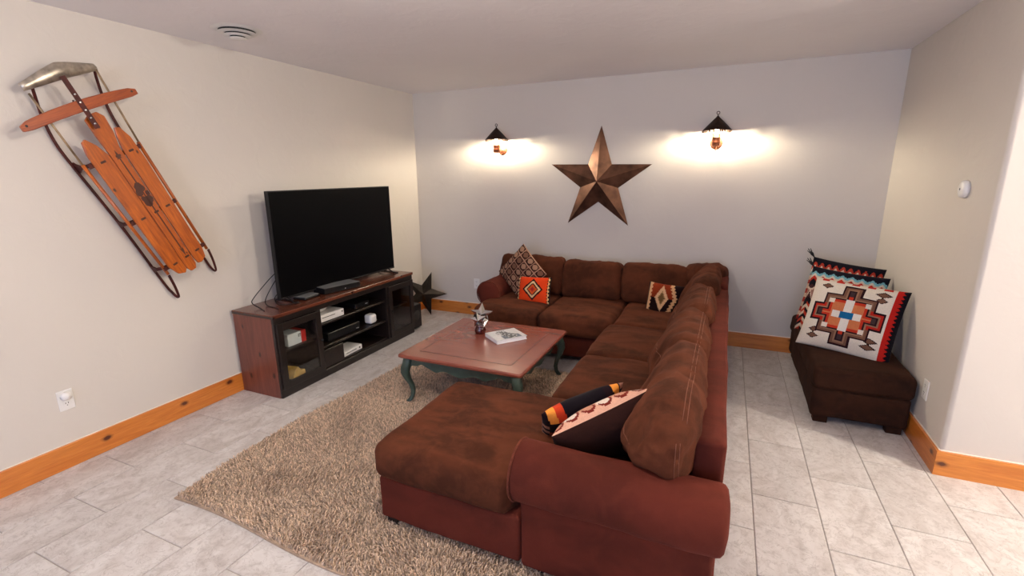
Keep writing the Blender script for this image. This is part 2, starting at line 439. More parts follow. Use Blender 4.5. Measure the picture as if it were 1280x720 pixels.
for ri, (f, hz_, rr) in enumerate(((0, 0, .8), (.35, .55, 1.05), (.95, .95, .75))):
    cxx = X+np.cos(ang)*lean*f; cyy = Y+np.sin(ang)*lean*f; cz = .009+hgt*hz_
    for k in range(3):
        a_ = 2*PI*k/3+ang
        V[:, ri*3+k, 0] = cxx+np.cos(a_)*rad*rr; V[:, ri*3+k, 1] = cyy+np.sin(a_)*rad*rr; V[:, ri*3+k, 2] = cz
V[:, 9, 0] = X+np.cos(ang)*lean*1.25; V[:, 9, 1] = Y+np.sin(ang)*lean*1.25; V[:, 9, 2] = .009+hgt*1.0
V[..., 0] -= ox; V[..., 1] -= oy
F = []
for ri in (0, 1):
    for k in range(3):
        a0, a1 = ri*3+k, ri*3+(k+1) % 3
        F += [(a0, a1, a1+3), (a0, a1+3, a0+3)]
for k in range(3): F.append((6+k, 6+(k+1) % 3, 9))
F = np.array(F); FF = (F[None]+10*np.arange(n)[:, None, None]).reshape(-1, 3)
me = bpy.data.meshes.new('pile'); me.vertices.add(n*10); me.vertices.foreach_set('co', V.ravel())
me.loops.add(len(FF)*3); me.loops.foreach_set('vertex_index', FF.ravel())
me.polygons.add(len(FF)); me.polygons.foreach_set('loop_start', np.arange(len(FF))*3); me.polygons.foreach_set('loop_total', np.full(len(FF), 3))
me.update(calc_edges=True)
base = np.array(srgb(224, 197, 170)[:3]); 
tone = rng.uniform(.46, 1.35, n)[:, None]; hue = rng.uniform(0, 1, n)[:, None]
colr = (base*(1-hue*.3) + np.array(srgb(160, 124, 98)[:3])*hue*.3)*tone
cc = np.ones((n, 10, 4)); cc[:, :, :3] = np.clip(colr, 0, 1)[:, None, :]
at = me.color_attributes.new('Col', 'FLOAT_COLOR', 'POINT'); at.data.foreach_set('color', cc.ravel())
o = link('pile', me, M['yarn'], rug, True); o['kind'] = 'stuff'

# ------------------------------------------------------------------ sectional sofa
sofa = thing('sectional_sofa', 'large brown microsuede sectional sofa with chaise and rolled arms', 'sofa', (2.4, -1.6, 0))
SO = Matrix.Translation((-2.4, 1.6, 0))
def sp_(name, bm, m, smooth=True, par=None):
    place(bm, SO); return obj(name, bm, m, par or sofa, smooth)
def blk(x0, x1, y0, y1, z0, z1, r=.03, n=(14, 14, 6), seed=0, lump=.006, **k):
    bm = soft_mesh((x1-x0)/2, (y1-y0)/2, (z1-z0)/2, r, n, seed=seed, lump=lump, **k)
    return place(bm, T((x0+x1)/2, (y0+y1)/2, (z0+z1)/2))
# bases
sp_('chaise_base', blk(1.925, 2.62, -3.195, -2.47, .05, .262, .018, seed=1, lump=.005), M['sofa2'])
sp_('side_base', blk(2.53, 3.315, -3.03, -.95, .05, .262, .018, seed=2), M['sofa2'])
sp_('rear_base', blk(1.18, 3.315, -.97, -.05, .05, .262, .018, seed=3), M['sofa2'])
# back frames
sp_('back_frame', blk(3.222, 3.330, -3.055, -.62, .05, .675, .02, n=(3, 30, 8), seed=4, lump=.004), M['sofa2'])
sp_('back_frame', blk(1.16, 3.328, -.165, -.045, .05, .69, .02, n=(24, 3, 8), seed=5, lump=.004), M['sofa2'])
sp_('corner_back', blk(3.19, 3.328, -.66, -.045, .05, .715, .035, n=(4, 10, 8), seed=6, lump=.006), M['sofa2'])
# seat cushions
def chaise_post(p):
    x = p.x + 2.44; s = smooth01((x-2.56)/.07)
    if p.y < 0: p.y *= (1 - s*.50) if p.y < -.2 else 1
    return p
def chaise_post2(p):
    x = p.x + 2.445; s = smooth01((x-2.56)/.06)
    front = -.385 + .215*s
    if p.y < 0: p.y = p.y/.385*(-front)
    return p
bm = soft_mesh(.53, .385, .088, .055, (34, 26, 5), crown=(.01, .012, .022), lump=.008, seed=7, post=chaise_post2)
sp_('seat_cushion', place(bm, T(2.445, -2.835, .345)), M['sofa'])
def seat(x0, x1, y0, y1, seed, cr=.02):
    bm = soft_mesh((x1-x0)/2, (y1-y0)/2, .088, .05, (18, 18, 5), crown=(.006, .006, cr), lump=.009, seed=seed)
    return sp_('seat_cushion', place(bm, T((x0+x1)/2, (y0+y1)/2, .342)), M['sofa'])
seat(2.475, 3.10, -2.455, -1.765, 8); seat(2.475, 3.10, -1.76, -1.075, 9)
seat(1.245, 1.86, -1.04, -.30, 10); seat(1.865, 2.50, -1.05, -.30, 11); seat(2.505, 3.15, -1.07, -.30, 12)
# back cushions
def backc(w, d, h, Mx, seed, wr=.010, name='back_cushion', lump=.014, cr=.03, lift=0, r=.062):
    """w along x, d thickness along y (front -y), h along z, base at z=0"""
    def post(p):
        t = (p.z/h+.5)
        p.y *= (1.08 - .33*smooth01(t))           # thinner at the top
        if p.y > 0: p.y *= .8
        if lift:
            q = smooth01((p.x-.06)/.30); p.z += q*lift*(1-t); e = smooth01((p.x-.22)/.18); p.y *= 1-.22*e; p.z -= e*.035*t
        return p
    bm = soft_mesh(w/2, d/2, h/2, min(r, d*.42), (20, 7, 14), crown=(.010, cr, .010), lump=lump, wr=wr, seed=seed, post=post)
    place(bm, Mx @ T(0, 0, h/2)); return bm
TILT = Rm(math.radians(-11), 'X')
rear = []
for (x0, x1, dz, sd, hh) in ((1.20, 1.865, 0, 21, .385), (1.87, 2.43, -.005, 22, .365), (2.435, 3.02, 0, 23, .37)):
    bm = backc(x1-x0, .25, hh, T((x0+x1)/2, -.325, .405+dz) @ TILT, sd, .006, lump=.018)
    sp_('back_cushion', bm, M['sofa'])
RT = Rm(-PI/2, 'Z')          # local -y (front) faces world -x
near_M = None; side = []
for i, (y0, y1, sd, hh, dx, tw) in enumerate(((-3.19, -2.33, 31, .42, .0, 0), (-2.335, -1.64, 32, .392, .0, .03), (-1.645, -.88, 33, .39, .01, .02), (-.92, -.20, 34, .41, .03, 0))):
    Mx = T(3.075+dx, (y0+y1)/2, .40) @ Rm(tw, 'Z') @ RT @ Rm(math.radians(-14), 'X')
    bm = backc(y1-y0, .27, hh, Mx, sd, .016, lump=.018, cr=.04, lift=.15 if i == 0 else 0, r=.098)
    side.append(sp_('back_cushion', bm, M['sofa']))
# corner bolster filling the angle of the two back rows
bm = soft_mesh(.17, .14, .19, .09, (8, 8, 8), crown=(.01, .02, .01), lump=.02, wr=.008, seed=41)
sp_('back_cushion', place(bm, T(3.14, -.24, .60)), M['sofa'])
# topstitching that follows the near cushions
def seam(ob, pts, par, rad=.0022, name='seam', mat='thread'):
    bm0 = bmesh.new(); bm0.from_mesh(ob.data); tree = BVHTree.FromBMesh(bm0)
    out = []
    for p, d in pts:
        h = tree.ray_cast(Vector(p)-Vector((2.4, -1.6, 0)), Vector(d).normalized())
        if h[0] is not None: out.append(h[0]+h[1]*.0006)
    bm0.free()
    if len(out) > 3: obj(name, tube(bmesh.new(), out, rad, 6), M[mat], par, True)
for ci in (0, 1, 2):
    y0, y1 = ((-3.12, -2.36), (-2.30, -1.68), (-1.6, -.92))[ci]
    for xo in (.0, .012):
        seam(side[ci], [((3.185+xo*1.2-.10*0, y0+(y1-y0)*k/24, 1.2), (0, 0, -1)) for k in range(25)], side[ci], .0014)
    seam(side[ci], [((2.2, y0+(y1-y0)*k/24, .64), (1, 0, 0)) for k in range(25)], side[ci], .0012)
for xo in (0, .012):
    seam(side[0], [((3.175+xo, -4, .72-.26*k/14), (0, 1, 0)) for k in range(15)], side[0], .0014)
# arms
def roll(axis, p0, length, r, seed, flatten=1):
    """padded roll: capsule-like cylinder along x (or y) with softly domed ends"""
    prof = []
    for i in range(13):
        a = PI/2*i/12; prof.append((r*(.80+.20*math.sin(a)) if i else 0.001, .035*(1-math.cos(a))))
    prof = [(0.001, -.012), (r*.5, -.010), (r*.85, -.002), (r*.96, .008), (r, .022)]
    L = [i/26 for i in range(1, 26)]
    pr = prof + [(r, .022+(length-.044)*t) for t in L] + [(a, length-b) for a, b in prof[::-1]]
    bm = bmesh.new(); n = 40
    rings = []
    for (rr, t) in pr:
        ring = []
        for k in range(n):
            a = 2*PI*k/n
            q = Vector((t, math.cos(a)*rr, math.sin(a)*rr*flatten))
            if rr > .01:
                q += Vector((0, math.cos(a), math.sin(a)))*(.007*nz(q, 5, seed)+.003*nz(q, 14, seed))
            ring.append(bm.verts.new(q))
        rings.append(ring)
    for A, D in zip(rings, rings[1:]):
        for k in range(n): bm.faces.new((A[k], A[(k+1) % n], D[(k+1) % n], D[k]))
    bm.faces.new(rings[0][::-1]); bm.faces.new(rings[-1])
    bmesh.ops.recalc_face_normals(bm, faces=bm.faces)
    Mx = T(*p0) @ (Matrix() if axis == 'x' else Rm(PI/2, 'Z'))
    return place(bm, Mx)
def ring_pts(axis, p0, r, n=40):
    out = []
    for k in range(n):
        a = 2*PI*k/n
        out.append((p0[0], p0[1]+math.cos(a)*r, p0[2]+math.sin(a)*r) if axis == 'x' else (p0[0]+math.cos(a)*r, p0[1], p0[2]+math.sin(a)*r))
    return out
AR = (2.602, -3.165, .462)
sp_('arm_panel', blk(2.625, 3.322, -3.205, -3.02, .05, .46, .02, n=(16, 5, 10), seed=51, lump=.006), M['sofa2'])
ar = sp_('arm_roll', roll('x', AR, .742, .118, 52), M['sofa2'])
sp_('piping', tube(bmesh.new(), ring_pts('x', (2.612, AR[1], AR[2]), .118), .0045, 6, closed=True), M['piping'], par=ar)
sp_('arm_panel', blk(1.165, 1.335, -.745, -.06, .05, .46, .02, n=(5, 14, 10), seed=53, lump=.004), M['sofa2'])
ar = sp_('arm_roll', roll('y', (1.262, -.76, .472), .70, .122, 54), M['sofa2'])
sp_('piping', tube(bmesh.new(), ring_pts('y', (1.262, -.748, .472), .122), .0045, 6, closed=True), M['piping'], par=ar)
# seams down the front of the chaise base / arm
for (x, y) in ((1.945, -3.175), (1.945, -2.53), (2.66, -3.17), (3.24, -3.17), (1.20, -.93), (1.20, -.12), (2.40, -.93), (3.24, -.12), (3.24, -1.6)):
    sp_('leg', B(x, x+.06, y, y+.06, 0.004 if not (x < 3.0 and y < -1.2) else .012, .056, bev=.004), M['blackwood'], False)

# ------------------------------------------------------------------ throw pillows
def pillow_mesh(su, sv, thick, fn, n=64, pinch=.04, seed=0, noisy=.009, backcol=(.02, .012, .01), backfn=None):
    """square pillow lying in local xy; +z is the face. fn(u, v) in -1..1 -> colour"""
    bm = bmesh.new(); lay = bm.loops.layers.float_color.new('Col'); g = {}
    for s in (0, 1):
        for i in range(n+1):
            for j in range(n+1):
                edge = i in (0, n) or j in (0, n)
                if s and edge: g[s, i, j] = g[0, i, j]; continue
                u, v = -1+2*i/n, -1+2*j/n
                x = u*su/2*(1-pinch*(1-v*v)*abs(u)**3); y = v*sv/2*(1-pinch*(1-u*u)*abs(v)**3)
                t = max(0, (1-abs(u)**2.3)*(1-abs(v)**2.3))**.48*thick/2
                z = (t if not s else -t)
                if not edge: z += noisy*nz((x, y, s), 9, seed)*min(1, t/(.3*thick))*1.2
                g[s, i, j] = bm.verts.new((x, y, z))
    for s in (0, 1):
        for i in range(n):
            for j in range(n):
                q = [g[s, i, j], g[s, i+1, j], g[s, i+1, j+1], g[s, i, j+1]]
                f = bm.faces.new(q if not s else q[::-1])
                u, v = -1+2*(i+.5)/n, -1+2*(j+.5)/n
                col = fn(u, v) if not s else (backfn(u, v) if backfn else backcol)
                for l in f.loops: l[lay] = (*col[:3], 1)
    return bm
def frame_of(center, uax, nrm):
    u = Vector(uax).normalized(); nn = Vector(nrm); nn = (nn - u*nn.dot(u)).normalized(); v = nn.cross(u)
    m = Matrix((u, v, nn)).transposed().to_4x4(); m.translation = Vector(center); return m
def pillow(name, label, center, uax, nrm, su, sv, thick, fn, n=64, group=None, **k):
    o = obj(name, pillow_mesh(su, sv, thick, fn, n, **k), M['fabric'], None, True)
    o.matrix_world = frame_of(center, uax, nrm)
    return setp(o, label, 'pillow', group)
S = lambda r, g, b: srgb(r, g, b)[:3]
def f_circles(u, v):
    N = 5; a, b = (u+1)/2*N, (v+1)/2*N; i, j = int(a), int(b); x, y = a-i-.5, b-j-.5
    if abs(x) > .46 or abs(y) > .46: return S(178, 138, 114)
    r = math.hypot(x/.43, y/.45)
    bg = S(112, 74, 58) if (i+j) % 2 else S(84, 50, 38)
    if r > 1: return bg
    if r > .82 or (x < -.05 and r > .66): return S(40, 20, 14)
    return S(160, 122, 98) if (i*3+j) % 3 else S(120, 84, 66)
def f_ovals(u, v):
    N = 6; a, b = (u+1)/2*N, (v+1)/2*N; i, j = int(a), int(b); x, y = a-i-.5, b-j-.5
    r = math.hypot(x/.47, y/.44)
    if r > 1: return S(222, 170, 144)
    if r > .70 and x-y > -.25: return S(118, 36, 26)
    return S(232, 214, 200) if (i+j) % 2 else S(196, 140, 116)
def stepq(a, s): return math.floor(a/s)*s
def f_orange(u, v):
    if abs(u) > .86:
        k = int((v+1)*7) % 2
        return S(226, 188, 132) if abs(u) < .95-.06*k else S(30, 14, 12)
    if abs(u) > .80: return S(34, 14, 12) if int((v+1)*9) % 2 else S(220, 70, 24)
    d = abs(u)/.62 + abs(stepq(v, .04))/.82
    if d > 1: return S(222, 66, 22)
    if d > .80: return S(34, 16, 14)
    if d > .60: return S(222, 190, 140)
    if d > .48: return S(40, 18, 14)
    if d > .25: return S(214, 84, 34)
    return S(170, 40, 34)
def f_rust(u, v):
    d = abs(u+.12)/.40 + abs(stepq(v, .10))/.85 + .04*(int((v+1)*14) % 2)
    if u < -.78+.07*(int((v+1)*8) % 2): return S(216, 170, 124) if u > -.92 else S(30, 14, 12)
    if d < .42: return S(112, 82, 46)
    if d < .55: return S(150, 112, 70)
    if d < 1: return S(226, 178, 132)
    e = u - .62 + .5*max(0, v-.2)*-1
    z = .62 - .35*abs(v-.1) + .06*(int((v+1)*10) % 2)
    if abs(u-z) < .10 and v > -.75: return S(224, 170, 120)
    if v > .05 and u < z: return S(140, 50, 20)
    return S(30, 12, 12)
def f_navajo(u, v):
    # border: red saw-tooth and black on the right
    saw = .80 + .07*abs(((v*9) % 1)*2-1)
    if u > saw+.06: return S(20, 16, 24)
    if u > .76 and u > .70: return S(190, 34, 26) if u < saw+.06 else S(20, 16, 24)
    if v > .90: return S(190, 40, 30) if (int((u+1)*6) % 2) else S(222, 208, 190)
    x, y = (u+.06)/.90, v/.95
    X, Y = abs(x), abs(y)
    # union of bars making a stepped cross
    bars = [(.86, .26), (.24, .90), (.62, .60)]
    inn = [min(a-X, b-Y) for a, b in bars]; d = max(inn)
    # notches between the hooked arms
    if .36 < X < .50 and .30 < Y < .44: return S(226, 214, 196)
    if d < 0:
        for (cx, cy, w_) in ((-.66, .80, .16), (-.66, -.74, .16), (.66, .80, .20), (.66, -.74, .20), (-.66, -.56, .14), (.66, -.56, .20), (.66, .62, .14)):
            q = abs(x-cx)/w_ + abs(y-cy)/.055*.6
            if q < .75: return S(120, 84, 66)
            if q < 1: return S(44, 22, 22)
        return S(228, 217, 200)
    if X < .16 and Y < .10: return S(24, 100, 150)
    if (X < .10 and Y < .46) or (Y < .09 and X < .34): return S(232, 226, 214)
    if d < .05: return S(44, 18, 24)
    if d < .105: return S(186, 42, 30) if (X > .62 or Y < .26) else S(120, 84, 66)
    if d < .145: return S(150, 112, 88)
    if d < .185: return S(44, 26, 30)
    if X > .58 and d > .18: return S(72, 54, 52)
    if Y > .56 and d > .17: return S(64, 48, 50)
    if d < .25: return S(196, 56, 34)
    return S(206, 120, 76)
def f_zig(u, v):
    r = (v+1)/2; z = abs(((u*4) % 1)*2-1)*.05
    k = r + z
    if k > .93: return S(20, 18, 30)
    if k > .89: return S(120, 176, 186)
    if k > .85: return S(214, 198, 180)
    if k > .80: return S(186, 48, 34)
    if k > .72: return S(22, 18, 26)
    if k > .52:
        q = abs(((u*4) % 1)*2-1)-abs((k-.62)/.10)
        return S(150, 112, 100) if q > .15 else S(210, 184, 164) if q > -.2 else S(70, 40, 40)
    if k > .44: return S(24, 18, 24)
    return S(190, 60, 40) if (int((u+1)*8)+int(k*20)) % 3 == 0 else (S(216, 196, 170) if int(k*20) % 2 else S(28, 20, 26))
def f_zig2(u, v):
    z = abs(((u*5) % 1)*2-1)*.09; k = (v+1)/2+z
    if k > .94: return S(20, 18, 28)
    if k > .88: return S(180, 60, 44)
    if k > .83: return S(220, 200, 180)
    if k > .78: return S(110, 166, 176)
    if abs(u) > .86: return S(200, 170, 150) if int((v+1)*7) % 2 else S(150, 44, 36)
    return S(22, 18, 26)
def f_dkbands(u, v):
    v = -v
    if v > .62 and (u < -.45 or .35 < u < .85):
        k = int((u+1)*5+.5*v) % 4
        return [S(30, 14, 20), S(236, 150, 60), S(196, 60, 30), S(20, 14, 22)][k]
    if abs(u) > .88: return S(160, 110, 90) if int((v+1)*8) % 2 else S(24, 16, 22)
    return S(20, 14, 20) if abs(v) > .2 else S(150, 60, 34)
# rear left: large diamond-standing circles pillow and the small orange one
a45 = math.radians(47)
pillow('throw_pillow', 'tan and brown circle patterned throw pillow standing on its corner by left arm',
       (1.515, -.53, .655), (math.cos(a45), .0, math.sin(a45)), (-.05, -.93, .35), .395, .395, .13, f_circles, 96, backcol=S(70, 40, 30))
pillow('throw_pillow', 'small orange throw pillow with cream and black diamond in the middle',
       (1.705, -.69, .535), (1, .02, .03), (.02, -.93, .32), .325, .245, .11, f_orange, 72, backcol=S(190, 60, 24))
pillow('throw_pillow', 'small rust and black throw pillow with jagged cream diamond against rear back cushions',
       (2.845, -.60, .535), (1, -.10, -.06), (.05, -.95, .25), .29, .265, .10, f_rust, 72, backcol=S(30, 12, 12))
pillow('throw_pillow', 'dark brown backed throw pillow with red and cream ovals on chaise, leaning on front arm',
       (2.865, -2.87, .515), (.30, .25, .13), (-.50, .66, .50), .45, .36, .20, f_ovals, 96, backcol=S(48, 24, 18))
pillow('throw_pillow', 'black throw pillow with orange banded edge squeezed behind the oval patterned pillow',
       (2.735, -2.745, .505), (.30, .27, .09), (-.56, .66, .50), .40, .30, .12, f_dkbands, 72, backfn=f_dkbands)

# ------------------------------------------------------------------ ottoman bench + its pillows
ot = thing('storage_ottoman', 'long dark brown microsuede ottoman bench against the right wall', 'ottoman', (4.12, -.70, 0))
def op(name, bm, m, smooth=True): place(bm, T(-4.12, .70, 0)); return obj(name, bm, m, ot, smooth)
op('body', blk(3.865, 4.368, -1.335, -.06, .045, .235, .02, n=(12, 24, 6), seed=61, lump=.006), M['otto'])
bm = soft_mesh(.262, .645, .075, .04, (16, 30, 5), crown=(.004, .004, .018), lump=.008, seed=62)
op('top_cushion', place(bm, T(4.116, -.70, .305)), M['otto'])
for x in (3.885, 4.27):
    for y in (-1.32, -.14): op('leg', B(x, x+.08, y, y+.06, 0, .05, bev=.004), M['otto'], False)
def tassel(ob, corner, L=.07):
    bm = bmesh.new()
    u, v = corner
    p0 = Vector((u, v, 0)); d = Vector((u, v, .0)).normalized()
    pts = [p0+d*(L*t) + Vector((0, 0, .012*math.sin(t*4))) for t in (0, .25, .5, .75, 1)]
    tube(bm, pts, [.004, .006, .010, .012, .008], 7)
    for k in range(5):
        e = pts[-1]; a = k*1.25
        tube(bm, [pts[3], e+Vector((math.cos(a)*.008, math.sin(a)*.008, -.004*k)), e+d*.02+Vector((math.cos(a)*.014, math.sin(a)*.014, 0))], .0028, 4)
    obj('tassel', bm, M['blackcloth'], ob, True)
pa = pillow('throw_pillow', 'cream throw pillow with red and brown stepped cross, frontmost on the ottoman',
            (4.09, -.92, .600), (.42, -.19, -.02), (-.34, -.78, .42), .54, .50, .16, f_navajo, 110, backcol=S(18, 14, 20))
pb = pillow('throw_pillow', 'black throw pillow with grey and tan zigzag diamonds, middle of three on the ottoman',
            (4.065, -.70, .64), (.42, -.16, -.03), (-.34, -.82, .36), .47, .49, .13, f_zig, 80, backcol=S(18, 14, 20))
pc = pillow('throw_pillow', 'black throw pillow with red and blue zigzag edge, rearmost of three on the ottoman',
            (4.09, -.50, .665), (.42, -.10, -.05), (-.3, -.85, .28), .46, .50, .13, f_zig2, 80, backcol=S(18, 14, 20))
for ob, w_, h_ in ((pb, .47, .49), (pc, .46, .50)):
    tassel(ob, (-w_/2*.98, h_/2*.98), .05)

# ------------------------------------------------------------------ coffee table
TX0, TX1, TY0, TY1, TZ = 1.278, 2.202, -2.185, -1.255, .385
tb = thing('coffee_table', 'square coffee table with red-brown top and green cabriole legs', 'table', ((TX0+TX1)/2, (TY0+TY1)/2, 0))
tc = tb.location.copy()
def tp(name, bm, m, smooth=False): place(bm, T(-tc.x, -tc.y, 0)); return obj(name, bm, m, tb, smooth)
def rrect(x0, x1, y0, y1, r, n=5):
    out = []
    for cx, cy, a0 in ((x1-r, y0+r, -PI/2), (x1-r, y1-r, 0), (x0+r, y1-r, PI/2), (x0+r, y0+r, PI)):
        for i in range(n+1): a = a0+PI/2*i/n; out.append((cx+r*math.cos(a), cy+r*math.sin(a)))
    return out
bm = bmesh.new(); prs = []
for (ins, z) in ((.010, TZ-.030), (.0, TZ-.022), (0, TZ-.008), (.006, TZ-.001), (.010, TZ)):
    prs.append([bm.verts.new((x, y, z)) for x, y in rrect(TX0+ins, TX1-ins, TY0+ins, TY1-ins, .022)])
for A, D in zip(prs, prs[1:]):
    for k in range(len(A)): bm.faces.new((A[k], A[(k+1) % len(A)], D[(k+1) % len(A)], D[k]))
bm.faces.new(prs[0][::-1])
# recess joint of the frame: border ring, groove, inner panel
ins = .115; inner = [(TX0+ins, TY0+ins), (TX1-ins, TY0+ins), (TX1-ins, TY1-ins), (TX0+ins, TY1-ins)]
bm.faces.new(prs[-1])
top = tp('tabletop', bm, M['tabletop'])
g_ = .0028
gb = bmesh.new()
for (a0, a1, b0, b1) in ((inner[0][0], inner[1][0], inner[0][1]-g_, inner[0][1]+g_), (inner[0][0], inner[1][0], inner[2][1]-g_, inner[2][1]+g_),
                         (inner[0][0]-g_, inner[0][0]+g_, inner[0][1], inner[2][1]), (inner[1][0]-g_, inner[1][0]+g_, inner[0][1], inner[2][1])):
    box(gb, a0, a1, b0, b1, TZ-.001, TZ+.0006)
o = obj('joint_line', place(gb, T(-tc.x, -tc.y, 0)), M['groove'], tb)
# aprons with scalloped lower edge
def apron(L):
    pts = [(0, 0), (L, 0)]; n = 60; low = []
    for i in range(n+1):
        t = i/n; s = abs(t-.5)*2
        z = -.085
        z += .028*smooth01((1-s)/.08)*1.0 if s > .6 else .028
        z += -.022*math.exp(-((s-.45)/.10)**2) + .018*math.exp(-((s-.72)/.07)**2)
        z += -.030*math.exp(-(s/.20)**2)
        low.append((L*(1-t), z))
    return pts + low
z_ap = TZ-.030
ix0, ix1, iy0, iy1 = TX0+.055, TX1-.055, TY0+.055, TY1-.055
def apr(L, Mx):
    bm = bmesh.new(); prism(bm, apron(L), -.010, .010); return place(bm, Mx)
Mx = Rm(PI/2, 'X')
tp('apron', apr(ix1-ix0, T(ix0, iy0, z_ap) @ Mx), M['green']); tp('apron', apr(ix1-ix0, T(ix0, iy1, z_ap) @ Mx), M['green'])
tp('apron', apr(iy1-iy0, T(ix0, iy0, z_ap) @ Rm(PI/2, 'Z') @ Mx), M['green']); tp('apron', apr(iy1-iy0, T(ix1, iy0, z_ap) @ Rm(PI/2, 'Z') @ Mx), M['green'])
def cab(sx, sy, x, y):
    bm = bmesh.new(); hz = z_ap-.026; rings = []
    path = [(0, .0, .030), (.10, .004, .031), (.22, .016, .030), (.34, .020, .027), (.48, .010, .0215), (.62, -.006, .017), (.76, -.014, .0145), (.88, -.010, .014), (.95, .000, .016), (.985, .008, .019), (1, .008, .016)]
    for (t, o_, r) in path:
        z = z_ap - t*hz; cx, cy = x+sx*o_, y+sy*o_; ring = []
        for k in range(12):
            a = 2*PI*k/12+PI/4; c_, s_ = math.cos(a), math.sin(a)
            e = (abs(c_)**4+abs(s_)**4)**-.25
            ring.append(bm.verts.new((cx+c_*e*r, cy+s_*e*r, z)))
        rings.append(ring)
    for A, D in zip(rings, rings[1:]):
        for k in range(12): bm.faces.new((A[k], A[(k+1) % 12], D[(k+1) % 12], D[k]))
    bm.faces.new(rings[0]); bm.faces.new(rings[-1][::-1]); bmesh.ops.recalc_face_normals(bm, faces=bm.faces)
    return bm
for sx, x in ((-1, ix0), (1, ix1)):
    for sy, y in ((-1, iy0), (1, iy1)): tp('leg', cab(sx, sy, x, y), M['green'], True)

# book on the table
bk = thing('coffee_table_book', 'white hardcover book with grey picture lying on the coffee table', 'book', (1.832, -1.595, TZ), (0, 0, math.radians(52)))
bw, bh_, bt_ = .245, .205, .028
bm = bmesh.new(); box(bm, -bw/2+.004, bw/2-.005, -bh_/2+.004, bh_/2-.004, .003, bt_-.003); obj('pages', bm, M['paper'], bk)
obj('back_cover', B(-bw/2, bw/2, -bh_/2, bh_/2, 0, .003, bev=.0008), M['white'], bk)
obj('spine', B(-bw/2-.002, -bw/2+.003, -bh_/2, bh_/2, 0, bt_, bev=.001), M['white'], bk)
def f_cover(u, v):
    n_ = nz((u*1.6, v*1.6, 0), 2.2, 5); 
    if abs(u) > .9 or v > .80 or v < -.72: return S(226, 226, 226)
    body = abs(v - .18*math.sin(u*3.2) + .02) - (.42 - .22*abs(u)**1.5)
    if body < 0:
        k = nz((u*2.2, v*3.4, 1), 2.4, 9)
        return S(34, 38, 42) if k > .02 else S(112, 118, 122) if k > -.16 else S(200, 203, 204)
    if u < -.25 and v < .45: return S(84, 102, 122)
    return S(226, 226, 226)
bm = bmesh.new(); lay = bm.loops.layers.float_color.new('Col'); nn = 56
gv = [[bm.verts.new((-bw/2+bw*i/nn, -bh_/2+bh_*j/nn, bt_)) for j in range(nn+1)] for i in range(nn+1)]
for i in range(nn):
    for j in range(nn):
        f = bm.faces.new((gv[i][j], gv[i+1][j], gv[i+1][j+1], gv[i][j+1])); cl = f_cover(-1+2*(j+.5)/nn, -(-1+2*(i+.5)/nn))
        for l in f.loops: l[lay] = (*cl, 1)
ext = bmesh.ops.extrude_face_region(bm, geom=bm.faces[:]); vs = [e for e in ext['geom'] if isinstance(e, bmesh.types.BMVert)]
bmesh.ops.translate(bm, verts=vs, vec=(0, 0, -.003)); bmesh.ops.recalc_face_normals(bm, faces=bm.faces)
obj('front_cover', bm, M['print'], bk)

# stars
def star_bm(R, depth, rin=.382, back=0.0, rot=0, thick=.0):
    """pyramid star in local xz plane facing -y"""
    bm = bmesh.new(); P = []
    for k in range(10):
        a = PI/2+rot+k*PI/5; rr = R if k % 2 == 0 else R*rin
        P.append(bm.verts.new((rr*math.cos(a), 0, rr*math.sin(a))))
    c = bm.verts.new((0, -depth, 0)); 
    for k in range(10): bm.faces.new((P[k], P[(k+1) % 10], c))
    b = bm.verts.new((0, -depth+.006 if not back else back, 0))
    for k in range(10): bm.faces.new((P[(k+1) % 10], P[k], b))
    bmesh.ops.recalc_face_normals(bm, faces=bm.faces)
    return bm
o = obj('wall_star', star_bm(.512, .105, back=-.001, rot=math.radians(-.8)), M['bronze'])
o.location = (2.112, -.012, 1.500)
setp(o, 'large rusted bronze metal barn star hung on the wall between sconces', 'star')
o = obj('floor_star', star_bm(.262, .075, back=-.002, rot=math.radians(-20)), M['iron'])
o.matrix_world = frame_of((.155, -.215, .262), (.93, .36, 0), (0, 0, 1)) 
o.rotation_mode = 'XYZ'
o.matrix_world = T(.165, -.215, .250) @ Rm(math.radians(26), 'Z') @ Rm(math.radians(-9), 'X')
setp(o, 'dark iron barn star standing on the floor in the corner', 'star')
# star candle holder
sh = thing('star_candle_holder', 'silver star cluster candle holder on dark red glass base on coffee table', 'ornament', (1.60, -1.565, TZ)); sh.scale = (1.22, 1.22, 1.22)
obj('base', lathe(bmesh.new(), [(.030, 0), (.034, .004), (.036, .02), (.030, .035), (.026, .045), (.03, .055)], 24), M['redglass'], sh, True)
for (p, R, d, az, tl, ro) in (((0, -.028, .095), .056, .022, 20, 8, .15), ((.004, .012, .120), .074, .022, 30, -8, -.1), ((-.030, .0, .085), .05, .02, -60, 5, .4), ((.034, .004, .09), .048, .02, 100, 5, .2)):
    q = obj('silver_star', star_bm(R, d, .45, back=d*.4, rot=ro), M['silver'], sh)
    q.matrix_local = T(*p) @ Rm(math.radians(az), 'Z') @ Rm(math.radians(tl), 'X')

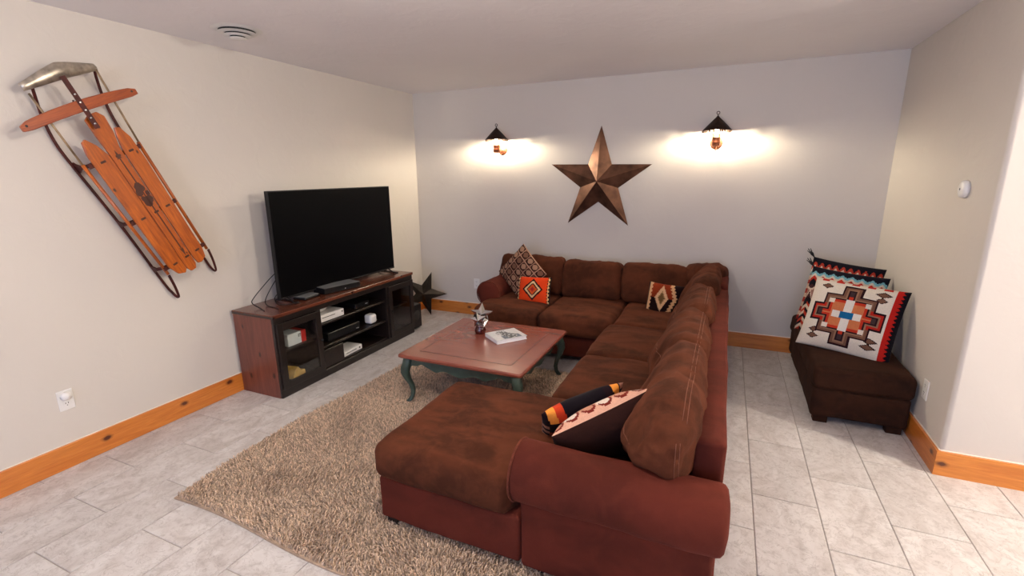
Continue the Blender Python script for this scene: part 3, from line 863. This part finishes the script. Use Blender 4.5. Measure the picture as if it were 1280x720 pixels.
# ------------------------------------------------------------------ media stand
SX0, SX1, SY0, SY1, SZ = .022, .432, -2.440, -.800, .632
st = thing('media_stand', 'low wooden media stand with glass doors and red-brown side under television', 'cabinet', ((SX0+SX1)/2, (SY0+SY1)/2, 0))
sc_ = st.location.copy()
def mp(name, bm, m, par=None, smooth=False): place(bm, T(-sc_.x, -sc_.y, 0)); return obj(name, bm, m, par or st, smooth)
mp('top', B(SX0, SX1+.008, SY0-.008, SY1+.008, SZ-.026, SZ, bev=.003), M['standtop'])
mp('side_panel', B(SX0, SX1-.022, SY0, SY0+.024, 0, SZ-.026, bev=.002), M['alder'])
mp('side_panel', B(SX0, SX1-.022, SY1-.024, SY1, 0, SZ-.026, bev=.002), M['espresso'])
mp('back_panel', B(SX0, SX0+.008, SY0+.024, SY1-.024, .05, SZ-.026), M['espresso'])
mp('bottom_panel', B(SX0, SX1-.022, SY0+.024, SY1-.024, .055, .075), M['espresso'])
mp('plinth', B(SX1-.03, SX1-.004, SY0+.002, SY1-.002, 0.0, .062, bev=.004), M['espresso'])
mp('top_rail', B(SX1-.022, SX1, SY0, SY1, SZ-.066, SZ-.026, bev=.002), M['espresso'])
for y in (SY0+.001, -2.045, -1.215, SY1-.035):
    mp('stile', B(SX1-.022, SX1, y, y+.034, .062, SZ-.066, bev=.002), M['espresso'])
for y in (-2.035, -1.205): mp('divider', B(SX0+.008, SX1-.022, y, y+.018, .075, SZ-.026), M['espresso'])
mp('shelf', B(SX0+.008, SX1-.03, -2.016, -1.206, .418, .434, bev=.002), M['espresso'])
mp('shelf', B(SX0+.008, SX1-.03, -2.016, -1.206, .225, .243, bev=.002), M['espresso'])
mp('shelf', B(SX0+.008, SX1-.05, SY0+.024, -2.036, .315, .331, bev=.002), M['espresso'])
mp('shelf', B(SX0+.008, SX1-.05, -1.186, SY1-.025, .315, .331, bev=.002), M['espresso'])
def door(y0, y1, hs):
    z0, z1, w_ = .068, SZ-.070, .050
    bm = bmesh.new()
    for a in ((y0, y0+w_, z0, z1), (y1-w_, y1, z0, z1), (y0+w_, y1-w_, z0, z0+w_), (y0+w_, y1-w_, z1-w_, z1)):
        box(bm, SX1-.002, SX1+.016, *a, bev=.002)
    d = mp('door', bm, M['espresso'])
    mp('pane', B(SX1+.004, SX1+.008, y0+w_-.004, y1-w_+.004, z0+w_-.004, z1-w_+.004), M['glass'], d)
    yk = y1-.02 if hs > 0 else y0+.02
    bm = lathe(bmesh.new(), [(.004, 0), (.004, .008), (.010, .014), (.010, .020), (.004, .024)], 16)
    mp('knob', place(bm, T(SX1+.014, yk, .33) @ Rm(PI/2, 'Y')), M['black'], d, True)
door(SY0+.012, -2.028, 1); door(-1.192, SY1-.012, -1)
# low black door closing the lower left of the open bay
bm = B(SX1-.020, SX1-.004, -2.010, -1.80, .078, .222, bev=.002); mp('drawer_front', bm, M['espresso'])

def simple(name, label, cat, bm, m, group=None, smooth=False):
    return setp(obj(name, bm, m, None, smooth), label, cat, group)
# contents
gc = thing('game_console', 'white game console box on the upper shelf of the media stand', 'console', (.27, -1.845, .434))
obj('case', B(-.115, .115, -.13, .13, .003, .062, bev=.004, seg=2), M['white'], gc)
obj('disc_slot', B(.113, .1162, -.11, .03, .035, .040), M['dark'], gc)
obj('base_plate', B(-.105, .110, -.12, .12, .0, .004), M['black'], gc)
obj('power_button', place(lathe(bmesh.new(), [(.007, 0), (.007, .0022)], 16), T(.1145, .11, .04) @ Rm(PI/2, 'Y')), M['dark'], gc)
# controller on it
ct = thing('game_controller', 'white game controller resting on top of the white console', 'controller', (.29, -1.87, .434+.063), (0, 0, .3))
bm = bmesh.new()
tube(bm, [(-.028, -.07, .014), (.0, -.055, .022), (.012, -.03, .026), (.014, 0, .027), (.012, .03, .026), (0, .055, .022), (-.028, .07, .014)], [.012, .020, .022, .022, .022, .020, .012], 12)
obj('grip', bm, M['white'], ct, True)
for y in (-.03, .022): obj('thumbstick', lathe(bmesh.new(), [(.005, .046), (.005, .052), (.009, .054), (.009, .057)], 14, .01, y), M['black'], ct, True)
rt = thing('wireless_router', 'small white rounded cube router on the middle shelf of the media stand', 'router', (.33, -1.335, .243))
bm = soft_mesh(.042, .045, .043, .022, (6, 6, 6), lump=0); obj('shell', place(bm, T(0, 0, .046)), M['white'], rt, True)
obj('foot', lathe(bmesh.new(), [(.032, 0), (.032, .006)], 20), M['black'], rt)
cb = thing('cable_box', 'slim white box with black port lying on the bottom shelf of the media stand', 'box', (.31, -1.655, .075), (0, 0, .05))
obj('case', B(-.08, .08, -.115, .115, 0, .042, bev=.003, seg=2), M['white'], cb)
obj('port', B(.079, .0812, .075, .092, .014, .028), M['dark'], cb)
obj('label_strip', B(.079, .0806, -.09, .04, .017, .026), M['grey_gloss'], cb)
gb_ = thing('board_game_box', 'pale box with red end panel behind the left glass door', 'box', (.30, -2.185, .331), (0, 0, 0))
obj('box_body', B(-.07, .05, -.085, .04, 0, .093, bev=.002), M['palecard'], gb_)
obj('red_panel', B(-.07, .0515, .04, .085, 0, .093, bev=.002), M['redbox'], gb_)
obj('printed_number', place(prism(bmesh.new(), [(0, 0), (.006, 0), (.006, .024), (0, .024)], 0, .001), T(.0502, .012, .052) @ Rm(PI/2, 'Z') @ Rm(PI/2, 'X')), M['dark'], gb_)
obj('printed_number', place(prism(bmesh.new(), [(0, .018), (.010, .018), (.004, 0), (.009, 0), (.016, .024), (0, .024)], 0, .001), T(.0502, .020, .052) @ Rm(PI/2, 'Z') @ Rm(PI/2, 'X')), M['dark'], gb_)
yb = thing('yellow_package', 'crumpled mustard yellow package on the floor of the left glass cabinet', 'package', (.31, -2.215, .075), (0, 0, .15))
bm = bmesh.new(); prism(bm, [(-.07, 0), (.07, 0), (.066, .035), (.02, .045), (-.005, .082), (-.045, .060), (-.066, .020)], -.05, .05, Rm(PI/2, 'Z') @ Rm(PI/2, 'X'))
bmesh.ops.bevel(bm, geom=bm.edges[:], offset=.004, segments=1, affect='EDGES'); obj('wrapper', bm, M['yellow'], yb)
obj('fold', B(.035, .056, -.068, .0, .0, .012, bev=.003), M['yellow'], yb)
for i, (y, z, lab) in enumerate(((-1.46, .434, 'small dark media player at right end of the upper stand shelf'), (-1.70, .243, 'black receiver box on the middle stand shelf left of the router'))):
    q = thing('media_player', lab, 'player', (.26, y, z))
    L_ = .09 if i == 0 else .19
    obj('case', B(-.10, .10, -L_, L_, 0.004, .045+.03*i, bev=.004), M['black'], q)
    obj('foot', B(-.08, .08, -L_+.02, L_-.02, 0, .005), M['black'], q)
    for k in range(2): obj('indicator', B(.0995, .1015, L_-.03-.018*k, L_-.024-.018*k, .02, .026), M['white'], q)

# television
tv = thing('television', 'large flat black television on splayed feet standing on the media stand', 'television', (.215, -1.49, SZ), (0, 0, 0))
w2, z0, z1 = .694, .028, .842
obj('cabinet', B(-.028, .006, -w2, w2, z0, z1, bev=.004, seg=2), M['black'], tv)
obj('rear_housing', B(-.062, -.026, -.45, .45, z0+.03, .50, bev=.012, seg=2), M['black'], tv)
obj('screen', B(.004, .0085, -w2+.008, w2-.008, z0+.016, z1-.008, bev=.001), M['screen'], tv)
obj('bezel_strip', B(.004, .010, -w2+.002, w2-.002, z0+.002, z0+.013, bev=.002), M['black'], tv)
for y in (-.62, .60):
    bm = bmesh.new()
    tube(bm, [(-.01, y, .045), (.085, y-.03, .010), (.115, y-.035, .006), (.12, y+.0, .006), (-.12, y+.03, .006), (-.115, y-.02, .006), (-.02, y-.0, .045)], .0055, 8)
    obj('stand_foot', bm, M['black'], tv, True)
# media box with glossy top in front of the tv
sb = thing('disc_player', 'small black disc player with glossy top in front of the television', 'player', (.292, -1.665, SZ), (0, 0, -.20))
obj('case', B(-.08, .075, -.175, .175, .004, .052, bev=.004, seg=2), M['black'], sb)
obj('top_plate', B(-.075, .070, -.17, .17, .0515, .054, bev=.001), M['grey_gloss'], sb)
for y in (-.14, .14): obj('foot', B(-.06, .06, y-.015, y+.015, 0, .005), M['black'], sb)
obj('indicator', B(.0745, .0762, .02, .027, .018, .024), M['white'], sb)
rm = thing('set_top_box', 'small black set top box with pale top left of the disc player', 'box', (.255, -1.965, SZ), (0, 0, .12))
bm = soft_mesh(.06, .088, .011, .010, (6, 6, 3), lump=0); obj('case', place(bm, T(0, 0, .011)), M['black'], rm, True)
bm = soft_mesh(.052, .078, .003, .0025, (4, 4, 2), lump=0); obj('top_plate', place(bm, T(0, 0, .021)), M['grey_gloss'], rm, True)
# cables
def curve(p, n=8):
    P = [Vector(q) for q in p]; out = []
    for i in range(len(P)-1):
        a, b, c, d = P[max(i-1, 0)], P[i], P[i+1], P[min(i+2, len(P)-1)]
        for k in range(n):
            t = k/n; out.append(.5*((2*b)+(c-a)*t+(2*a-5*b+4*c-d)*t*t+(3*b-a-3*c+d)*t**3))
    return out+[P[-1]]
cbls = [([(.15, -2.14, .86), (.12, -2.20, .80), (.09, -2.30, .70), (.12, -2.345, .668), (.20, -2.345, .6375), (.27, -2.37, .6355)], 'left loop of black cable dropping from the television onto the stand end'),
        ([(.15, -2.13, .82), (.14, -2.18, .76), (.13, -2.24, .67), (.18, -2.27, .6385), (.26, -2.28, .6355), (.33, -2.30, .6355)], 'right black cable running from the television down onto the stand top'),
        ([(.14, -2.14, .69), (.17, -2.19, .675), (.22, -2.215, .64), (.28, -2.20, .6365), (.31, -2.14, .6355)], 'short black cable curling on stand top by the television corner')]
for p, lab in cbls: simple('power_cable', lab, 'cable', tube(bmesh.new(), curve(p), .0034, 7), M['black'], smooth=True)
# subwoofer by the right end
sw = thing('subwoofer', 'small black speaker box on the floor at the right end of media stand', 'speaker', (.30, -.70, 0))
obj('case', B(-.13, .092, -.085, .085, .012, .262, bev=.006, seg=2), M['black'], sw)
for y in (-.06, .06): obj('foot', B(-.11, .07, y-.012, y+.012, 0, .013), M['black'], sw)
obj('cone', place(lathe(bmesh.new(), [(.055, 0), (.055, .004), (.045, .004), (.02, .001), (.0, .003)], 28), T(.091, 0, .15) @ Rm(PI/2, 'Y')), M['dark'], sw, True)

# ------------------------------------------------------------------ sled on the left wall
sl = thing('wooden_sled', 'old wooden runner sled with red steel runners hung diagonally on left wall', 'sled', (.0, -2.95, 1.45))
# local frame: s down the sled, t across (towards the room's back), h away from the wall
av, bv = Vector((0, .415, -.910)), Vector((0, .910, .415))
av.normalize(); bv = (bv - av*bv.dot(av)).normalized(); hv = Vector((1, 0, 0))
SM = Matrix((bv, av, hv)).transposed().to_4x4()    # local (t, s, h) -> world offset
def sp2(name, bm, m, smooth=False, par=None):
    o = obj(name, bm, m, par or sl, smooth)
    if par is None: o.matrix_local = SM
    return o
def plank(poly, h0, h1, m='sled_wood'):
    bm = prism(bmesh.new(), poly, h0, h1)
    bmesh.ops.bevel(bm, geom=[e for e in bm.edges], offset=.0025, segments=1, affect='EDGES')
    return bm
HD = .128
# (t, s)
sp2('deck_plank', plank([(-.020, -.475), (.012, -.495), (.055, -.495), (.078, -.465), (.072, -.38), (.052, -.30), (.042, .47), (.026, .500), (-.008, .500), (-.0245, .47), (-.020, .2), (-.016, -.30), (-.020, -.38)], HD, HD+.014), M['sled_wood'])
sp2('deck_plank', plank([(-.078, -.395), (-.100, -.385), (-.116, -.32), (-.116, -.20), (-.112, .40), (-.085, .470), (-.045, .488), (-.028, .47), (-.0235, .2), (-.0195, -.28), (-.045, -.35)], HD, HD+.014), M['sled_wood'])
sp2('deck_plank', plank([(.088, -.398), (.112, -.392), (.136, -.33), (.142, -.20), (.130, .42), (.118, .470), (.080, .488), (.056, .482), (.048, .44), (.060, -.28), (.072, -.35)], HD, HD+.014), M['sled_wood'])
for t_, t2 in ((.168, .165), (-.152, -.128)):
    bm = tube(bmesh.new(), [(t_, -.285, HD-.012), (t2, .445, HD-.012)], .0095, 8); sp2('side_rail', bm, M['sled_wood'], True)
# steering bar, gently bowed
bar = []
N = 16
for i in range(N+1):
    t_ = -.295+.59*i/N; q = (t_/.295); bar.append((t_, -.575+.020*q*q + .004 + (.010 if abs(q) > .93 else 0)))
bar += [(x, y+.055-.012*(x/.295)**2*1 - (.016 if abs(x) > .275 else 0)) for x, y in bar[::-1]]
sp2('steering_bar', plank(bar, HD+.020, HD+.038), M['sled_bar'])
for x in (-.272, .268):
    sp2('bar_hole', place(lathe(bmesh.new(), [(.006, 0), (.006, .001)], 12), T(x, -.535, HD+.0375)), M['dark'])
# steel strap with rivets
so = sp2('steel_strap', B(-.014, .012, -.690, -.425, HD+.038, HD+.042, bev=.001), M['rust_paint'])
for s_ in (-.60, -.56, -.52, -.48, -.45):
    r_ = obj('rivet', lathe(bmesh.new(), [(.006, 0), (.006, .002), (.003, .004)], 12, -.001, s_), M['silver'], so, True); r_.location.z = HD+.042
# front bumper: bent plate
bm = bmesh.new(); rows = []
for i in range(21):
    q = -1+2*i/20; t_ = .022+.182*q
    s_ = -.752 + .050*abs(q)**1.2
    wd = .078 - .044*abs(q)**1.3
    h = .100 + .030*(1-abs(q)**1.3)
    rows.append([bm.verts.new(p) for p in ((t_, s_, h), (t_, s_+wd*.5, h+.012), (t_, s_+wd, h+.004), (t_, s_+wd, h+.0005), (t_, s_+wd*.5, h+.008), (t_, s_, h-.004))])
for A, D in zip(rows, rows[1:]):
    for k in range(6): bm.faces.new((A[k], A[(k+1) % 6], D[(k+1) % 6], D[k]))
bm.faces.new(rows[0][::-1]); bm.faces.new(rows[-1]); bmesh.ops.recalc_face_normals(bm, faces=bm.faces)
sp2('front_bumper', bm, M['bumper'], True)
# front rods from bumper to deck
for a_, b_2 in (((.192, -.675, .112), (.169, -.275, HD-.010)), ((-.150, -.655, .106), (-.153, -.275, HD-.010))):
    sp2('front_rod', tube(bmesh.new(), [a_, b_2], .0055, 8), M['rod'], True)
# runners with rear loops
def runner(t0, t1, tf, tend, sgn):
    p = [(tf, -.690, .100), (tf, -.640, .060), (t0-.5*(t0-tf), -.54, .028), (t0, -.42, .016), (t0, -.287, .011), (t1, .10, .010), (t1, .51, .010), (tend, .60, .011), (tend, .635, .030), (tend, .625, .055), (tend+.0, .54, .092), (tend, .455, HD-.014)]
    return tube(bmesh.new(), curve(p, 6), 1, 8, flat=(.0085, .0048))
sp2('runner', runner(-.150, -.134, -.112, -.128, 1), M['rust_paint'], True)
sp2('runner', runner(.176, .172, .200, .172, 1), M['rust_paint'], True)
# knees (stamped brackets joining runner and deck) and cross bars
for s_ in (-.265, .085, .405):
    for t_, sg in ((-.140, 1), (.172, -1)):
        bm = bmesh.new(); rows = []
        for i, (hh_, w_) in enumerate(((.012, .062), (.030, .040), (.060, .020), (.090, .020), (.115, .030), (HD-.001, .032))):
            tt = t_ + sg*.045*(max(0, hh_-.06)/.07)
            rows.append([bm.verts.new(q) for q in ((tt-.004, s_-w_/2, hh_), (tt+.004, s_-w_/2, hh_), (tt+.004, s_+w_/2, hh_), (tt-.004, s_+w_/2, hh_))])
        for A, D in zip(rows, rows[1:]):
            for k in range(4): bm.faces.new((A[k], A[(k+1) % 4], D[(k+1) % 4], D[k]))
        bm.faces.new(rows[0][::-1]); bm.faces.new(rows[-1]); bmesh.ops.recalc_face_normals(bm, faces=bm.faces)
        sp2('knee_bracket', bm, M['rust_paint'])
    sp2('cross_bar', B(-.135, .165, s_-.012, s_+.012, HD-.009, HD-.001), M['rust_paint'])
# printed arrow down the middle and cross-bar rivets
bm = prism(bmesh.new(), [(.016, -.30), (.004, -.245), (.013, -.252), (.013, .35), (.004, .335), (.016, .40), (.028, .335), (.020, .35), (.020, -.252), (.029, -.245)], HD+.0142, HD+.0150)
sp2('painted_arrow', bm, M['decal'])
bm = bmesh.new()
for k in range(7):
    a_ = k*.9; r_ = .012+.006*(k % 3)
    prism(bm, [(.016+.020*math.cos(a_)+r_*math.cos(b), -.03+.045*math.sin(a_)+r_*1.4*math.sin(b)) for b in [2*PI*i/7 for i in range(7)]], HD+.0142, HD+.0149+.00005*k)
sp2('painted_emblem', bm, M['decal'])
for s_ in (-.265, .085, .405):
    for t_ in (-.068, .018, .095):
        sp2('deck_clip', B(t_-.014, t_+.014, s_-.006, s_+.006, HD+.013, HD+.0165, bev=.001), M['decal'])
# rope end wires at front
sp2('wall_hook', tube(bmesh.new(), [(.02, -.55, .002), (.02, -.55, .06), (.02, -.57, .075)], .004, 6), M['black'], True)

# ------------------------------------------------------------------ wall sconces
def sconce(x, label):
    t = thing('wall_sconce', label, 'lamp', (x, 0, 1.905), group='tin wall sconces beside the bronze star')
    Y = -.145
    R_ = .113
    # conical shade with open underside
    bm = bmesh.new(); n = 48
    prof = [(.006, .125), (.010, .118), (R_*.55, .066), (R_, .012), (R_+.002, .006), (R_-.002, .006), (R_-.006, .012), (R_*.55, .062), (.006, .113)]
    lathe(bm, prof, n, 0, Y, cap=True); o = obj('shade', bm, M['shade'], t, True)
    bm = bmesh.new()
    for k in range(36):
        a0, a1 = 2*PI*k/36, 2*PI*(k+.62)/36
        q = [(math.cos(a)*rr, Y+math.sin(a)*rr) for rr, a in ((R_+.002, a0), (R_+.002, a1), (R_-.001, a1), (R_-.001, a0))]
        prism(bm, q, -.006, .007)
    lathe(bm, [(R_+.003, -.006), (R_+.003, -.009), (R_-.001, -.009), (R_-.001, -.006)], n, 0, Y, cap=False)
    obj('pierced_rim', bm, M['shade'], o)
    obj('hanging_ring', tube(bmesh.new(), [(.012*math.cos(a), Y, .148+.012*math.sin(a)) for a in [2*PI*i/16 for i in range(16)]], .003, 6, closed=True), M['shade'], t, True)
    obj('finial', lathe(bmesh.new(), [(.006, .112), (.004, .130), (.004, .137)], 10, 0, Y), M['shade'], t, True)
    # candle sleeve, bulb, bobeche, arm, plate
    obj('candle_sleeve', lathe(bmesh.new(), [(.030, -.118), (.034, -.112), (.034, -.090), (.037, -.088), (.034, -.086), (.034, -.052), (.037, -.050), (.034, -.048), (.034, -.016), (.028, -.013), (.012, -.013)], 24, 0, Y), M['copper'], t, True)
    obj('bulb', lathe(bmesh.new(), [(.010, -.013), (.012, -.006), (.016, .006), (.018, .016), (.014, .030), (.006, .038)], 16, 0, Y), M['bulb'], t, True)
    obj('wall_plate', place(lathe(bmesh.new(), [(.052, 0), (.052, .004), (.046, .010), (.020, .014), (.012, .022)], 32), T(0, 0, -.085) @ Rm(PI/2, 'X')), M['copper'], t, True)
    obj('arm', tube(bmesh.new(), curve([(0, -.01, -.085), (0, -.05, -.095), (0, -.09, -.092), (0, Y+.028, -.08)]), .006, 8), M['copper'], t, True)
    obj('bracket_wire', tube(bmesh.new(), curve([(-.030, Y, -.128), (-.032, Y, -.145), (-.014, Y+.02, -.160), (.0, Y+.06, -.150), (0, -.01, -.115)]), .0022, 6), M['copper'], t, True)
    obj('bracket_wire', tube(bmesh.new(), curve([(.030, Y, -.128), (.032, Y, -.145), (.014, Y+.02, -.160), (.004, Y+.06, -.150), (0.004, -.01, -.115)]), .0022, 6), M['copper'], t, True)
    for sgn in (-1, 1):
        for dy in (-1, 1):
            obj('shade_strut', tube(bmesh.new(), [(sgn*.026, Y+dy*.018, -.030), (sgn*.080, Y+dy*.052, .030)], .0018, 5), M['shade'], t, True)
    for k in range(3):
        a = 2*PI*k/3+.5
        l = bpy.data.lights.new('sconce_light', 'POINT'); l.energy = 15; l.color = (1, .86, .64); l.shadow_soft_size = .012
        lo = bpy.data.objects.new('sconce_light', l); C.objects.link(lo); lo.location = (x+.026*math.cos(a), Y+.026*math.sin(a), 1.905+.004)
    return t
sconce(1.085, 'lit tin wall sconce with conical shade left of the bronze star')
sconce(3.130, 'lit tin wall sconce with conical shade right of the bronze star')

# ------------------------------------------------------------------ small wall and ceiling fittings
def outlet(loc, rz, label, night=False, toggle=False):
    t = thing('wall_outlet', label, 'outlet', loc, (0, 0, rz))     # plate faces local -y
    obj('plate', B(-.036, .036, -.006, 0, -.058, .058, bev=.003, seg=2), M['white'], t)
    if night:
        socks = [-.022]
        obj('night_light', place(lathe(bmesh.new(), [(.024, 0), (.024, .012), (.020, .022), (.010, .028), (.001, .029)], 24), T(0, -.005, .024) @ Rm(PI/2, 'X')), M['white'], t, True)
    else: socks = [-.022, .022]
    for z in socks:
        s_ = obj('socket', place(lathe(bmesh.new(), [(.017, 0), (.017, .0015), (.015, .002)], 20), T(0, -.0055, z) @ Rm(PI/2, 'X')), M['white'], t)
        for x in (-.006, .006): obj('slot', B(x-.0013, x+.0013, -.0082, -.0065, z+.001, z+.009), M['dark'], s_)
        obj('slot', B(-.0022, .0022, -.0082, -.0065, z-.009, z-.005), M['dark'], s_)
outlet((0, -3.46, .385), PI/2, 'white wall outlet with round night light low on the left wall', True)
outlet((.737, 0, .368), 0, 'white wall outlet on back wall left of the sofa arm')
outlet((RX, -1.39, .345), -PI/2, 'white wall outlet on right wall just beyond the ottoman')
t = thing('wall_sensor', 'small round white sensor high on the right wall', 'sensor', (RX, -1.378, 1.476), (0, 0, -PI/2))
obj('body', place(lathe(bmesh.new(), [(.046, 0), (.046, .014), (.042, .022), (.030, .027), (.001, .028)], 36), Rm(PI/2, 'X')), M['white'], t, True)
obj('sensor_window', place(lathe(bmesh.new(), [(.006, .027), (.006, .0288), (.001, .0292)], 16), Rm(PI/2, 'X')), M['grey_gloss'], t, True)
# round ceiling diffuser
t = thing('ceiling_vent', 'round white ceiling air vent with concentric louvre rings', 'vent', (.468, -2.452, H))
for (r0, r1, z0_, z1_) in ((.140, .100, -.001, -.008), (.108, .070, -.020, -.024), (.080, .044, -.034, -.038), (.050, .001, -.048, -.052)):
    prof = [(r0, z0_), (r1+.004, z1_), (r1, z1_-.001), (max(r1-.003, .0005), z1_+.002), (r0-.008, z0_+.001)] if r1 > .01 else [(r0, z0_), (r0-.006, z1_+.003), (r0-.014, z1_), (.001, z1_-.001)]
    obj('louvre_ring', lathe(bmesh.new(), prof, 48, cap=(r1 <= .01)), M['white'], t, True)
obj('gap_shade_core', lathe(bmesh.new(), [(.118, -.0005), (.104, -.004), (.096, -.020), (.068, -.022), (.066, -.034), (.040, -.036), (.038, -.049), (.001, -.0495)], 40), M['dark'], t)  # dark core put in for the shade between the louvre rings
for a in (0, PI/2): obj('spider', place(B(-.06, .06, -.003, .003, -.018, -.008), Rm(a+.4, 'Z')), M['dark'], t)
# globe fixtures drawn for the added fill lamps and the corner key
where = ['added as fill near the left wall', 'added as fill nearest the rear window', 'added as fill nearest the coffee table', 'nearest the right wall corner', 'added as fill in the far rear corner']
for i, (lx, ly, lw) in enumerate(LAMPS):
    t = thing('key_fill_globe', 'round globe ceiling light in the room behind the camera, ' + where[i], 'light', (lx, ly, H), group='globe ceiling lights')
    obj('canopy', lathe(bmesh.new(), [(.001, -.03), (.03, -.028), (.06, -.012), (.065, 0)], 28), M['white'], t, True)
    obj('neck', lathe(bmesh.new(), [(.014, -.065), (.014, -.028)], 14), M['white'], t, True)
    obj('globe', lathe(bmesh.new(), [(max(.001, .03*math.sin(PI*k/12)), -.095+.03*math.cos(PI*k/12)) for k in range(13)], 24), M['diffuser'], t, True)
